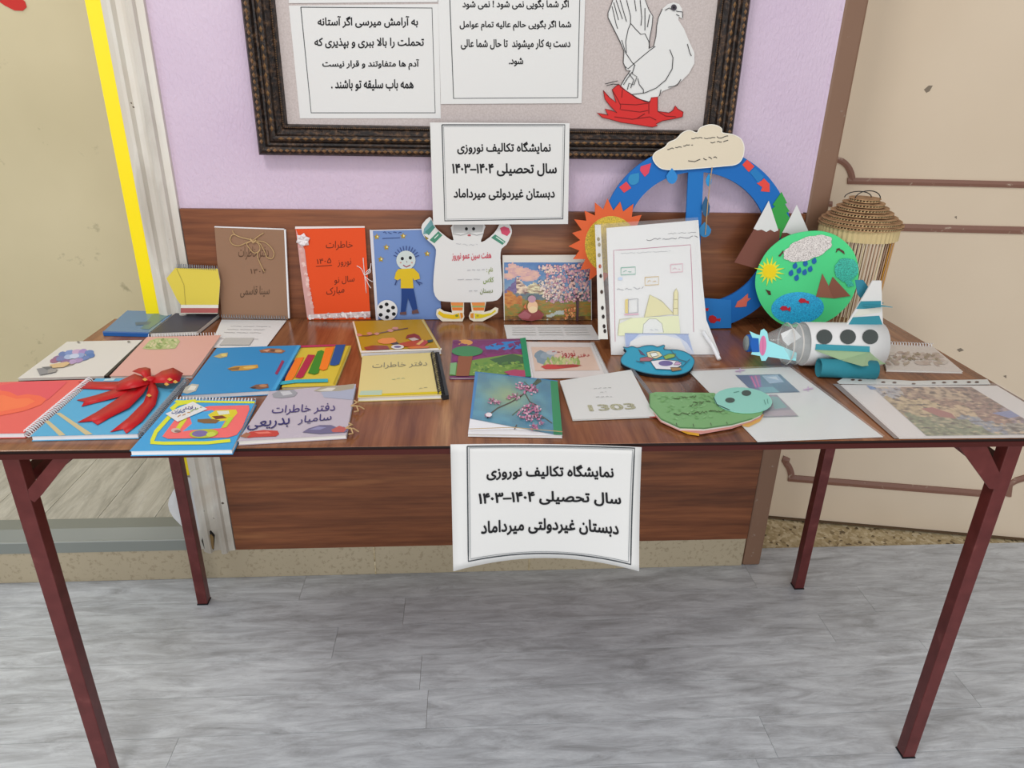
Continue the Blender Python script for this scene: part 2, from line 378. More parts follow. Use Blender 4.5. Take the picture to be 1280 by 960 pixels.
def closed(pts, n=4):
    out = []; m_ = len(pts)
    for i in range(m_):
        a, b, c, d = pts[i-1], pts[i], pts[(i+1) % m_], pts[(i+2) % m_]
        for k in range(n):
            t = k / n; out.append(tuple(.5 * (2 * b[j] + (c[j] - a[j]) * t + (2 * a[j] - 5 * b[j] + 4 * c[j] - d[j]) * t * t + (3 * b[j] - a[j] - 3 * c[j] + d[j]) * t ** 3) for j in (0, 1)))
    return out
def cen(P): return sum((Vector(p) for p in P), Vector()) / len(P)
# ------------------------------------------------------------------ setting
YW = .634; YP = .624; BW = .0937   # lilac wall face, wooden panel face, stone skirting height
def struct(o, label=None): o['kind'] = 'structure'; return o
xl, xr = -.7212, .712
fl = struct(MB().box((-4, -4, -.06), (4, 2.2, -.004)).mk('floor', 'terrazzo'))
# vinyl planks, laid along the wall
pw = .1025; rows = []
y = .634; r = 0
rnd = random.Random(3)
while y > -1.35:
    x = -2.3 + rnd.uniform(-.9, 0); y0 = y - pw
    while x < 2.3:
        x1 = x + 1.22; g = .00035
        a, b = max(x + g, -2.4), min(x1 - g, 2.4)
        back = y - g
        if b - a > .05:
            bb = MB()
            if r == 0 and b > .71:
                a2 = max(a, .71)
                bb.box((a2, y0 + g, -.003), (b, .77, 0)) if a2 == a else bb.box((a, y0 + g, -.003), (b, back, 0)).box((a2, back, -.003), (b, .705, 0))
            else: bb.box((a, y0 + g, -.003), (b, back, 0))
            bb.mk('plank', 'vinyl', fl)
        x = x1
    y = y0; r += 1
# main wall, lilac plaster above the wooden panel
wb = struct(MB().box((xl, YW, 0), (xr - .05, .78, 2.6)).mk('wall_back', 'purple'))
# rounded plaster edge and brown painted corner
e = MB(); prof = []
for k in range(7): t = k / 6; prof.append((xr - .05 + .012 * t, YW - .004 * sin(pi * t)))
e.prism([(x, y, BW * 0 + 0.985) for x, y in prof] + [(xr - .038, .7, .985), (xr - .05, .7, .985)], (0, 0, 1.6)).mk('plaster_edge', 'purple', wb)
MB().box((xr - .045, YW - .006, 0), (xr + .006, .80, 2.6)).mk('painted_corner', 'brownpaint', wb, bevel=.006)
pn = struct(MB().box((xl + .002, YP, BW), (xr - .047, YW, .983)).mk('trim_1', 'panel', bevel=.001)); tag(pn)
bs = struct(MB().box((-2.4, YP + .002, 0), (-.83, .70, BW + .004)).mk('baseboard_left', 'stone', bevel=.003))
bs2 = struct(MB().box((-.826, YP + .004, 0), (xr - .047, YW, BW)).mk('baseboard_back', 'stone', bevel=.002))
for xj in (-.36, .06, .3): MB().box((xj, YP + .002, .002), (xj + .003, YP + .0045, BW - .002)).mk('joint', 'terrazzo', bs2)
# doorway on the left: step, nosing, hall floor, hall wall
nz = struct(MB().prism([(-2.4, YP - .002, BW + .004), (-2.4, YP - .004, .133), (-2.4, .655, .15), (-2.4, .70, .15), (-2.4, .70, BW + .004)], (1.585, 0, 0)).mk('trim_2', 'nosing'))
MB().box((-2.4, YP - .0052, .131), (-.83, YP - .0028, .1345)).mk('edge_highlight', colmat('a8aba6', .4), nz)  # highlight along the nosing edge, put in as a paler strip
hf = struct(MB().box((-2.6, .70, 0), (-.75, 1.9, .142)).mk('floor_hall', 'nosing')); hf.name = 'floor_hall'
x = -2.6
while x < -.76:
    for (a, b) in ((.70, 1.25), (1.252, 1.9)): MB().box((x + .0008, a, .142), (min(x + .15, -.75) - .0008, b, .146)).mk('plank', 'vinyl2', hf)
    x += .15
hw = struct(MB().box((-3.2, 1.19, .146), (-.6, 1.29, 2.6)).mk('wall_hall', 'hallwall'))
struct(MB().box((-.75, .78, .0), (-.65, 1.3, 2.6)).mk('wall_hall_side', 'hallwall'))
# door casing of profiled marble
pr = [(-.800, YW + .02), (-.800, YP - .004), (-.786, YP - .012), (-.779, YP - .012), (-.774, YP - .002), (-.765, YP + .002), (-.757, YP), (-.752, YP - .014), (-.745, YP - .018), (-.738, YP - .014), (-.735, YP - .004), (xl, YP - .001), (xl, YW + .02)]
dc = struct(MB().prism([(x, y, BW) for x, y in pr], (0, 0, 2.5)).mk('trim_3', 'marble'))
jb = struct(MB().box((-.832, YP + .006, BW), (-.800, .78, 2.6)).mk('trim_4', 'marble'))
MB().box((-.832, YP + .003, .322), (-.8005, YP + .0058, 2.55)).mk('yellow_tape', 'yellow', jb)
# crumpled plastic wrap at the foot of the tape, and the chipped casing foot
V = []; Fc = []; nn = 9
for j in range(nn):
    for i in range(6):
        zz = .32 - j * .02; wd = .034 + (.035 * max(0, sin((j - 1) / 7 * pi)) if j > 1 else 0)
        V.append((-.8 - wd * (1 - i / 5), YP + .001 - .006 * abs(noise.noise(Vector((i * .9, j * .8, 3)))) - .002, zz))
Fc = [(j * 6 + i, j * 6 + i + 1, (j + 1) * 6 + i + 1, (j + 1) * 6 + i) for j in range(nn - 1) for i in range(5)]
pwr = mk('plastic_wrap', V, Fc, 'plasticwrap'); sm = pwr.modifiers.new('s', 'SOLIDIFY'); sm.thickness = .0008
tag(pwr, 'crumpled white plastic wrap at the foot of the yellow tape on the door jamb', 'wrap')
Pk = Plane((0, YP - .006, 0), (0, -1, 0))
slab('chipped_hole', Pk, [(252, 676), (255, 665), (263, 664), (268, 670), (267, 687), (256, 687)], .004, 'dark', dc)
slab('wood_block', Pk.up(.002), [(257, 672), (264, 668), (267, 672), (267, 686), (258, 686)], .004, 'woodblock', dc)
# right hand wall, turned a little towards the room
A, B = Vector((.76, .880, 0)), Vector((2.6, .5214, 0)); dW = (B - A).normalized(); nW = Vector((dW.y, -dW.x, 0)); RW = Plane(A, nW)
wr = struct(MB().prism([A, B, B - nW * .1, A - nW * .1], (0, 0, 2.6)).mk('wall_right', 'beige'))
struct(MB().box((.66, .78, 0), (.76, .95, 2.6)).mk('wall_recess', 'beige'))
MB().prism([A + nW * .008, B + nW * .008, B, A], (0, 0, .004)).mk('plaster_lip', 'flute', wr)
def moulding(pts, wd):
    n = len(pts); V = []; Fc = []; R2 = RW
    for i, p in enumerate(pts):
        a, b = pts[max(i - 1, 0)], pts[min(i + 1, n - 1)]; dx, dy = b[0] - a[0], b[1] - a[1]; l = math.hypot(dx, dy); nx, ny = -dy / l * wd / 2, dx / l * wd / 2
        q0, q1 = R2.hit(p[0] + nx, p[1] + ny), R2.hit(p[0] - nx, p[1] - ny); mid = (q0 + q1) / 2
        V += [q0, q0 + nW * .004, mid + nW * .0065, q1 + nW * .004, q1]
    for i in range(n - 1): Fc += [(i * 5 + k, i * 5 + k + 1, i * 5 + k + 6, i * 5 + k + 5) for k in range(4)]
    Fc += [(0, 1, 2, 3, 4), tuple((n - 1) * 5 + k for k in (4, 3, 2, 1, 0))]
    mk('painted_moulding', V, Fc, 'trimline', wr)
arc = lambda cx, cy, r0, r1, a0, a1, n=8: [(cx + r0 * cos(radians(a0 + (a1 - a0) * k / n)), cy + r1 * sin(radians(a0 + (a1 - a0) * k / n))) for k in range(n + 1)]
moulding(arc(1043, 226, 22, 27, -88, 0) , 8); moulding([(1059, 226), (1180, 228.5), (1330, 232), (1500, 236)], 8)
moulding([(1030, 254), (1040, 255)], 7)
moulding([(1036, 283), (1120, 284), (1200, 286), (1330, 289), (1500, 293)], 9)
moulding([(978, 573), (984, 575)] + arc(975, 596, 14, 20, -62, 0), 8); moulding([(985, 597), (1020, 600), (1120, 608), (1234, 617)], 8); moulding([(1260, 620), (1262, 605), (1270, 600), (1290, 594), (1330, 592), (1500, 600)], 7)
for q_ in ([(1155, 112), (1161, 107), (1166, 107), (1162, 114), (1158, 116)], [(1196, 437), (1201, 435), (1205, 438), (1199, 440)], [(1254, 470), (1258, 469), (1258, 473)], [(1193, 271), (1196, 270), (1196, 274)]): slab('paint_chip', RW.up(.0006), q_, .0005, colmat('85796a', .8), wr)
# ------------------------------------------------------------------ table
T = thing('folding_table', (0, .31, 0), 'long folding table with walnut-look top and maroon square metal legs, carrying the display', 'table')
MB().box((-.9, 0, TH - .014), (.9, .618, TH)).mk('tabletop', 'top', T, bevel=.0015)
fz = TH - .0142
MB().box((-.9, -.0015, TH - .0045), (.9, 0, TH - .0008)).mk('edge_line', colmat('20100d', .5), T)
MB().box((-.9, -.0025, TH - .0135), (.9, .0, TH - .0047)).mk('edge_band', colmat('4a1c19', .35), T)
for a_, b_ in (((-.885, .034), (.885, .054)), ((-.885, .592), (.885, .614)), ((-.885, .0542), (-.863, .5918)), ((.863, .0542), (.885, .5918))): MB().box((*a_, fz - .010), (*b_, fz)).mk('frame_rail', 'maroon', T)
lz = fz - .0004; s = .0125
for sx in (-1, 1):
    for (yy, xx, front) in ((.018, .786, 1), (.535, .786, 0)):
        lg = MB().box((sx * xx - s, yy - s, .003), (sx * xx + s, yy + s, lz)).mk('leg', 'maroon', T, bevel=.0015)
        MB().box((sx * xx - s - .001, yy - s - .001, 0), (sx * xx + s + .001, yy + s + .001, .0028)).mk('foot_cap', 'black', lg)
        # diagonal brace of flat bar
        xi = sx * (xx - .012); yo = yy + (.014 if front else -.014)
        a0 = Vector((sx * (xx + .004), yo, .668)); a1 = Vector((sx * (xx - .068), yo, lz))
        d = (a1 - a0).normalized(); q = Vector((-d.z, 0, d.x)) * .014
        if not front: MB().prism([a0 - q, a1 - q, a1 + q, a0 + q], (0, .003, 0)).mk('brace', 'maroon', T)
    BP = Plane((0, .0022, 0), (0, -1, 0))
    P = BP.P([(35, 612), (66, 570), (88, 570), (52, 619), (43, 628), (37, 624)] if sx < 0 else [(1199, 556), (1234, 556), (1250, 592), (1248, 612), (1237, 611)])
    for p_ in P: p_.z = min(p_.z, fz - .0004)
    slab('brace', BP, P, .003, 'maroon', T, world=True)
    # folding stay and cross bar between front and back leg
    MB().box((sx * .786 - .009, .0315, .668), (sx * .786 + .009, .521, .686)).mk('cross_bar', 'maroon', T)
    MB().tube([(sx * .772, .05, .665), (sx * .69, .14, lz)], .007, 4).mk('stay', 'maroon', T)
# ------------------------------------------------------------------ picture frame on the wall
FT = thing('framed_noticeboard', (-.04, YW, 1.1), 'large ornate dark frame with gilt beading around a grey backing, on the lilac wall', 'picture frame')
fx0, fx1, fz0, fz1 = -.532, .462, 1.098, 1.86
# profile: distance in from the outer edge, projection from the wall
fp = [(0, 0), (0, .030), (.004, .036), (.010, .039), (.016, .036), (.020, .030), (.024, .029), (.028, .034), (.033, .036), (.038, .034), (.041, .028), (.050, .022), (.054, .025), (.058, .022), (.060, .012), (.060, 0)]
corn = [(fx0, fz0, 1, 1), (fx1, fz0, -1, 1), (fx1, fz1, -1, -1), (fx0, fz1, 1, -1)]
def rail(i, nm):
    a, b = corn[i], corn[(i + 1) % 4]; V = []; n = len(fp)
    for c in (a, b): V += [(c[0] + c[2] * d, YW - h, c[1] + c[3] * d) for d, h in fp]
    Fc = [(k, k + 1, k + 1 + n, k + n) for k in range(n - 1)]
    o = MB().add(V, Fc).mk(nm, 'gilt', FT)
    # beading rows
    ax, az, bx, bz = a[0], a[1], b[0], b[1]
    horiz = abs(bz - az) < .01; ln = (bx - ax) if horiz else (bz - az); sg = 1 if ln > 0 else -1; ln = abs(ln)
    bd = MB()
    for (d, h, sp, r, el) in ((.010, .0385, .0125, .0042, 1.3), (.033, .0362, .0165, .0042, 1.5), (.054, .0245, .0042, .0015, 1.0)):
        k = d + sp
        while k < ln - d - sp / 2:
            p = Vector((ax + sg * k, YW - h, az + a[3] * d)) if horiz else Vector((ax + a[2] * d, YW - h, az + sg * k))
            e = Vector((1, 0, 0)) if horiz else Vector((0, 0, 1)); f = Vector((0, 0, 1)) if horiz else Vector((1, 0, 0)); u = Vector((0, -1, 0))
            V = [p + e * r * el, p + f * r * .8, p - e * r * el, p - f * r * .8, p + u * r * .8]
            bd.add(V, [(0, 1, 4), (1, 2, 4), (2, 3, 4), (3, 0, 4)]); k += sp
    bo = bd.mk('beading', 'goldbead', o); bo['kind'] = 'stuff'
for i in range(4): rail(i, 'frame_rail')
MB().box((fx0 + .058, YW - .010, fz0 + .058), (fx1 - .058, YW - .004, fz1 - .058)).mk('backing', 'velvet', FT)
FB = Plane((0, YW - .0112, 0), (0, -1, 0)) # sheets inside the frame
INK = '1c1c1f'
def sheet(name, pl, quad, label, group=None, t=.0006, mat='paper', cat='paper sheet'):
    P = pl.P(quad); root = thing(name, cen(P), label, cat, group)
    slab('paper', pl, quad, t, mat, root); return root
q = [(361, 7), (548, 5), (551, 148), (375, 148)]
S1 = sheet('printed_notice', FB, q, 'white notice with four lines of print, lower left inside the ornate frame')
S1['label'] = 'white notice with four lines of print, lower left inside the dark frame'
a = Art(FB); a.line([(376, 9), (540, 10), (544, 141), (389, 141)], 1.1, '4a4e50', True)
for t, x0, x1, y0, y1 in (('به آرامش میرسی اگر آستانه', 397, 522.5, 20, 35), ('تحملت را بالا ببری و بپذیری که', 393, 530, 47, 61.5), ('آدم ها متفاوتند و قرار نیست', 403, 524, 74, 87.5), ('همه باب سلیقه تو باشند .', 414, 517, 99, 114)):
    a.text(t, [(x0, y0), (x1, y1)], INK, .026)
a.mk('print', S1)
S0 = sheet('printed_notice', FB.up(.0006), [(360, -60), (547, -62), (547, 2.5), (361, 4)], 'white notice cut off by the picture top, above the four-line notice in the frame')
Art(FB.up(.0006)).line([(375, -40), (541, -42), (541, -2), (376, -1)], 1.1, '4a4e50', True).mk('print', S0)
S2 = sheet('printed_notice', FB.up(.0012), [(546, -70), (734, -72), (727, 129), (551, 130)], 'white notice in the middle of the dark frame, between the four-line notice and the dove')
a = Art(FB.up(.0012)); a.line([(560, -60), (726, -60), (722, 122), (567, 123)], 1.2, '4a4e50', True)
for t, x0, x1, y0, y1 in (('اگر شما بگویی نمی شود ! نمی شود', 578, 711, -1, 12), ('شما اگر بگویی حالم عالیه تمام عوامل', 574.5, 714, 25, 38.5), ('دست به کار میشوند  تا حال شما عالی', 576, 713, 49, 62), ('شود.', 636, 654, 72, 83)):
    a.text(t, [(x0, y0), (x1, y1)], INK, .026)
a.mk('print', S2)
# paper dove
DV = [(760, 16), (764, 6), (768, -6), (780, -14), (795, -14), (805, -4), (811, 12), (816, 20), (815, 32), (812, 48), (811, 61), (817, 58), (820, 45), (821, 32), (823, 22), (828, 11), (835, 5), (842, 3), (849, 5), (852.5, 11), (853, 23), (848.5, 21), (848, 25), (855, 36), (862, 53), (868, 66), (868, 79), (861, 92), (852, 101), (840, 109), (828, 114), (822, 121), (810, 127), (796, 123), (782, 113), (775, 109), (781, 98), (788, 88), (783, 88), (779, 78), (780, 64), (775, 52), (768, 38), (760, 22)]
RD = [(754, 113), (762, 122), (770, 128), (765, 112), (773, 105), (782, 113), (796, 122), (806, 127), (812, 128), (814, 122), (822, 121), (822, 139), (836, 141), (841, 138), (844, 132), (847, 136), (854, 140), (853, 146), (840, 149), (828, 151), (820, 155), (822, 157), (815, 159), (797, 156), (776, 153), (762, 149), (753, 147), (746, 141), (756, 143), (760, 144), (756, 136), (764, 138), (771, 141), (763, 133), (756, 124)]
dv = thing('paper_dove', cen(FB.P(DV)), 'white cut-out paper dove with red foot leaves, stuck in the frame at right', 'paper bird')
slab('bird', FB.up(.002), DV, .001, 'paper', dv)
slab('red_foot', FB.up(.0026), RD, .001, colmat('cf2a28'), dv)
a = Art(FB.up(.0021)); K = '2c2c2e'
a.line(DV[:16][::1], .8, K); a.line(DV[32:] + [DV[0]], .9, K)
for l in ([(780, 82), (785, 86), (800, 73), (812, 63), (819, 58)], [(777, 50), (782, 66), (790, 78), (794, 82)], [(788, 30), (785, 37), (782, 52), (783, 66)], [(788, 29), (795, 37), (801, 43), (806, 42), (811, 52), (812, 60)],
          [(765, 8), (770, 30), (772, 36)], [(767, 3), (773, 25)], [(770, 0), (778, 24)], [(775, 0), (783, 27)], [(783, 0), (788, 20), (788, 30)], [(793, 0), (795, 14)], [(800, 0), (802, 22), (801, 32)], [(806, 10), (806, 38)], [(812, 18), (809, 34)],
          [(831, 13), (836, 10), (840, 12)], [(845, 14), (853, 15), (853, 22)], [(845, 18), (849, 20)], [(837, 62), (841, 72), (840, 86), (832, 100), (820, 110), (806, 116), (790, 118)], [(859, 55), (862, 66), (864, 70)], [(835, 109), (846, 107), (851, 99)], [(824, 120), (826, 112)],
          [(793, 82), (790, 92), (796, 96), (792, 106), (786, 104), (784, 112)], [(790, 90), (784, 98), (779, 106)], [(797, 98), (799, 106), (804, 112), (804, 116)], [(786, 92), (792, 100), (788, 110)], [(756, 105), (764, 103), (772, 101)], [(758, 107), (766, 105), (774, 106)]):
    a.line(l, .9, K)
a.ell(842, 9.5, 3.6, 4, '46404a'); a.ell(842, 9.5, 1.5, 1.6, '1a1a1e'); a.mk('ink_lines', dv)
a = Art(FB.up(.0027)); R3 = '6e1416'
for l in ([(765, 112), (772, 124), (776, 132), (775, 137)], [(778, 112), (777, 122)], [(775, 130), (795, 131), (810, 129)], [(776, 137), (800, 140), (810, 138)], [(811, 128), (811, 142)], [(822, 139), (832, 145), (845, 146)], [(768, 146), (790, 149), (812, 146), (820, 150)], [(796, 148), (806, 142)]): a.line(l, .8, R3)
a.line(RD, .7, R3, True); a.mk('ink_lines', dv)
# ------------------------------------------------------------------ the two exhibition notices
SIGN = ('نمایشگاه تکالیف نوروزی', 'سال تحصیلی ۱۴۰۴–۱۴۰۳', 'دبستان غیردولتی میرداماد')
PU = Plane((0, YW - .0465, 1.0), (0, -1, .03)); q = [(537.5, 153), (712, 154), (710, 280), (541.5, 281)]
S3 = sheet('exhibition_notice', PU, q, 'upper of two white exhibition notices, hung from the dark frame above the paper man')
a = Art(PU); a.line([(552.5, 156), (706, 156), (703.5, 273.5), (556, 276)], 1.4, '44484c', True); a.line([(554.5, 158), (704, 158), (701.5, 271.5), (558, 274)], .6, '8a8e92', True)
for t, x0, x1, y0, y1 in ((SIGN[0], 571.5, 688.5, 177, 193), (SIGN[1], 565, 696, 204, 220.5), (SIGN[2], 567, 693.5, 235.5, 250.5)): a.text(t, [(x0, y0), (x1, y1)], INK, .03)
a.mk('print', S3)
PL = Plane((0, -.006, .6), (0, -1, 0)); QL = [(563, 555.5), (802, 559), (793, 708), (567, 708)]
pc = PL.P(QL); xa, xb = pc[3].x, pc[2].x; za = pc[0].z; zb = pc[3].z
def curl(v):
    s = (v.x - (xa + xb) / 2) / ((xb - xa) / 2); t = max(0, (za - v.z) / (za - zb))
    return Vector((v.x, v.y - .026 * t ** 1.5 * min(s * s, 1.3) - .003 * t, v.z + .019 * t * t * (1 - min(s * s, 1)) + .013 * t * t * min(s * s, 1) + .003 * (1 - t) * (1 - min(1, s * s))))
S4 = thing('exhibition_notice', cen(pc), 'lower of two white exhibition notices, curling down from the front edge of the table', 'paper sheet')
V = []; Fc = []; n = 16
for j in range(n + 1):
    for i in range(n + 1):
        u, v = i / n, j / n; p = (pc[0] * (1 - u) + pc[1] * u) * (1 - v) + (pc[3] * (1 - u) + pc[2] * u) * v; V.append(curl(p))
Fc = [(j * (n + 1) + i, (j + 1) * (n + 1) + i, (j + 1) * (n + 1) + i + 1, j * (n + 1) + i + 1) for j in range(n) for i in range(n)]
o = mk('paper', V, Fc, 'paper', S4, smooth=True); sm = o.modifiers.new('s', 'SOLIDIFY'); sm.thickness = .0004; sm.offset = 1
a = Art(PL, .0013); a.line([(584, 558), (793, 560), (783.5, 702), (585.5, 700)], 1.6, '44484c', True, 12); a.line([(586.5, 560), (790.5, 562), (781, 699.5), (588, 697.5)], .7, '8a8e92', True, 12)
for t, x0, x1, y0, y1 in ((SIGN[0], 608, 766.5, 582, 601), (SIGN[1], 598, 775, 616, 634), (SIGN[2], 601, 771, 652, 673)): a.text(t, [(x0, y0), (x1, y1)], INK, .03)
a.mk('print', S4, warp=curl)
# ------------------------------------------------------------------ books and papers lying on the table
def shrink(P, d):
    c = cen(P); return [c + (p - c) * max(0, 1 - d / max((p - c).length, 1e-4)) for p in P]
def sub_empty(name, parent, p):
    o = bpy.data.objects.new(name, None); C.objects.link(o); o.parent = parent; o.location = Vector(p) - wloc(parent); o.empty_display_size = .02; return o
def book(name, label, cat, quad, t, cover='ffffff', z=.0004, pl=None, page='page', mat=None, group=None, back=None, world=False, ct=.0008, part_of=None):
    pl = pl or flat(TH + z + t); P = pl.P(quad); root = sub_empty(name, part_of, cen(P) - pl.n * t) if part_of else thing(name, cen(P) - pl.n * t, label, cat, group)
    cm = mat or colmat(cover, .45)
    slab('cover', pl, P, ct, cm, root, world=True)
    if t > .003:
        slab('pages', pl, shrink(P, .0018), t - 2 * ct - .0002, page, root, lift=-(ct + .0001), world=True)
        slab('back_cover', pl, P, ct, back or cm, root, lift=-(t - ct), world=True)
    return root, pl
def edgecoil(root, pl, a, b, t, mat, turns, r=None, wire=.0006):
    r = r or t / 2 + .0018; pa, pb = pl.hit(*a) - pl.n * (t / 2 - .0006), pl.hit(*b) - pl.n * (t / 2 - .0006)
    return coil(root, pa + pl.n * max(0, r - t / 2), pb + pl.n * max(0, r - t / 2), r, turns, mat, wire)
# shiny blue folder, back left
r, p = book('folder', 'glossy blue folder lying flat at the far left corner of the table', 'folder', [(159, 388), (219, 390), (186, 416), (129, 414.5)], .008, '3f6f9e', mat=newmat('blue_film', .12, '5580a8'))
Art(p).poly([(193, 391), (214, 392), (186, 412), (176, 411)], '5f8280').poly([(169, 403), (190, 402), (186, 406), (170, 407)], '4a6478').mk('cover_print', r, 'gloss')
slab('spine', p, [(128.5, 414), (186, 415.5), (186, 417), (128.5, 415.6)], .0078, colmat('2660a8', .3), r, lift=.0002)
# dark notebook
r, p = book('spiral_notebook', 'dark slate notebook lying between the blue folder and the kraft notebook', 'notebook', [(220, 391), (275, 391), (246, 414), (188, 416)], .010, '46454f')
# white print-out pad under the kraft notebook is built with it below; pink spiral notebook
r, p = book('spiral_notebook', 'pale pink spiral notebook with a green leafy sticker, white coil at its back', 'notebook', [(184, 421), (276, 419), (240, 469), (137, 470)], .007, 'd9a79c')
edgecoil(r, p, (186, 420), (275, 417.5), .007, 'wirew', 26, .005)
a = Art(p); a.poly([(187, 426), (196, 423), (222, 423), (225, 427), (219, 436), (196, 437), (186, 437), (178, 436)], 'b5bd86')
a.specks([(188, 424), (222, 424), (218, 435), (182, 436)], 60, (1, 2.6), ['97a765', 'c2c894', 'a8b377', 'd2c9a0', '8a9e62'], .6); a.mk('sticker', r)
# white notebook with balloons
r, p = book('notebook', 'white notebook with two punched holes and a printed cluster of balloons', 'notebook', [(84, 427), (178, 425), (130, 470), (22, 473)], .006, 'd8d4cd', back='black')
slab('spine', p, [(178, 425), (181, 425), (134, 470), (130, 470)], .006, 'black', r, lift=.0002)
a = Art(p)
for cx, cy, c in ((72, 448, '8d6f93'), (68, 451, '9a6b84'), (79, 443, '6b7fb0'), (87, 441, '7d92c4'), (96, 440, 'c5a7c6'), (104, 440, 'a58cc0'), (112, 441, '6c86b8'), (113, 445, '5c7bb0'), (106, 448, '6f83b5'), (98, 451, 'a98fb8'), (90, 453, 'b39abf'), (82, 452, '8c6f96'), (76, 449, '7a80ad'), (86, 447, 'a9b9d6'), (100, 445, '8fa0cb'), (93, 446, 'c2cbe0')): a.ell(cx, cy, 6, 3.2, c, -8, 12, .1)
a.line([(84, 456), (74, 459)], .8, '9a8a6a').line([(92, 456), (76, 460)], .8, '9a8a6a').line([(88, 455), (70, 460)], .7, 'b59c6a')
a.poly([(62, 457), (84, 453), (88, 455), (80, 460), (66, 461)], 'd2b588').poly([(46, 462), (60, 460), (72, 463), (66, 467), (50, 470)], '8c8b8c').poly([(52, 460), (66, 459), (60, 464)], '6f7070').poly([(60, 463), (72, 462), (70, 466), (60, 468)], '9b9792')
a.ell(98, 428.5, 1.8, .9, '8c8880').ell(161, 428, 1.8, .9, '8c8880').mk('cover_print', r)
# salmon heart notebook
r, p = book('spiral_notebook', 'salmon red spiral notebook with a big orange heart, cut by the left picture edge', 'notebook', [(-75, 480), (110, 474.5), (30, 541), (-175, 544)], .009, 'e2625c', page='wirew')
a = Art(p); a.poly([(-50, 490), (30, 477), (85, 477), (60, 500), (20, 512), (-30, 515), (-90, 520)], 'df5b62')
a.poly([(-20, 492), (-2, 488), (12, 490), (22, 495), (34, 493), (50, 495), (58, 499), (52, 506), (30, 514), (0, 520), (-30, 524), (-60, 524), (-40, 508)], 'ec6a4e')
a.poly([(-14, 497), (4, 494), (20, 499), (36, 498), (44, 502), (30, 509), (0, 515), (-30, 518)], 'f07a50').mk('cover_print', r)
edgecoil(r, p, (113, 474), (33, 541), .009, 'wirew', 38, .0065, .0009)
# blue notebook with the red ribbon
r, p = book('spiral_notebook', 'light blue spiral notebook tied with a broad red satin ribbon and bow', 'notebook', [(120, 473), (232, 472), (172, 542), (38, 545)], .009, '55a9d2', page='wirew')
edgecoil(r, p, (233, 475), (176, 541), .009, 'wireg', 40, .0062, .0007)
for q_, c_ in (([(70, 517), (75, 516), (116, 543), (107, 544)], 'c9b98e'), ([(56, 527), (61, 526), (82, 544), (74, 545)], 'c9b98e'), ([(132, 473.5), (145, 473), (142, 476), (129, 476.5)], 'b9d3da')): Art(p).poly(q_, c_).mk('paper_strip', r)
rb = sub_empty('ribbon_bow', r, cen(p.P([(185, 480)])))
def strap(name, pts, z0, z1, parent, mat='ribbon', wdt=None):
    # pts: list of (left px, right px, height) cross sections of a satin band
    V = []; Fc = []
    for (l, q, h) in pts: V += [p.hit(*l) + p.n * h, p.hit(*((l[k_] + q[k_]) / 2 + ((pts[1][0][k_] + pts[1][1][k_] - l[k_] - q[k_]) * .14 if name == 'tail' and h == pts[0][2] else 0) for k_ in (0, 1))) + p.n * (h + (.0004 if name == 'tail' else .0022)), p.hit(*q) + p.n * h]
    for i in range(len(pts) - 1): Fc += [(3 * i, 3 * i + 1, 3 * i + 4, 3 * i + 3), (3 * i + 1, 3 * i + 2, 3 * i + 5, 3 * i + 4)]
    o = mk(name, V, Fc, mat, parent, smooth=True); s_ = o.modifiers.new('s', 'SOLIDIFY'); s_.thickness = .0006; s_.offset = 1; return o
strap('tail', [((98, 478), (96, 486.5), .0012), ((140, 478), (138, 488), .001), ((165, 478), (168, 490), .003), ((182, 480), (182, 485), .008)], 0, 0, rb)
strap('tail', [((96, 501), (102, 509), .001), ((120, 495), (126, 503), .0012), ((140, 490), (146, 499), .003), ((162, 484), (168, 495), .005), ((182, 480), (184, 486), .009)], 0, 0, rb)
strap('tail', [((97, 529), (122, 532), .001), ((120, 517), (138, 523), .0015), ((145, 502), (162, 512), .003), ((168, 488), (180, 496), .006), ((182, 481), (187, 486), .009)], 0, 0, rb)
strap('tail', [((138, 541), (158, 543), .001), ((160, 524), (178, 528), .0015), ((180, 505), (195, 508), .003), ((186, 492), (199, 494), .006), ((187, 481), (194, 482), .009)], 0, 0, rb)
strap('loop', [((187, 484), (190, 477), .008), ((178, 477), (190, 470), .014), ((167, 472), (184, 467), .012)], 0, 0, rb)
strap('loop', [((190, 484), (190, 477), .008), ((203, 489), (204, 474), .016), ((216, 489), (218, 469), .015), ((226, 481), (230, 471), .007)], 0, 0, rb)
strap('loop', [((188, 480), (188, 486), .009), ((170, 476), (170, 494), .014), ((150, 480), (146, 492), .006)], 0, 0, rb)
k = MB(); c = p.hit(189, 481) + p.n * .010
for i in range(6):
    for j in range(8): th = pi * (i + .0) / 5; ph = 2 * pi * j / 8; k.V.append(c + Vector((sin(th) * cos(ph) * .010, sin(th) * sin(ph) * .009, cos(th) * .006)))
k.F = [(i * 8 + j, i * 8 + (j + 1) % 8, (i + 1) * 8 + (j + 1) % 8, (i + 1) * 8 + j) for i in range(5) for j in range(8)]; k.c = [None] * len(k.F); k.mk('knot', 'ribbon', rb, True)
for x, y, h in ((181, 474, .0165), (212, 474, .0185), (219, 477, .0185), (208, 480, .0188), (186, 494, .0085)):
    pp = p.up(h); slab('gold_dot', pp, [(x - 3, y), (x, y - 2), (x + 3.5, y + .5), (x, y + 2)], .0006, colmat('d6a04a', .3), rb)
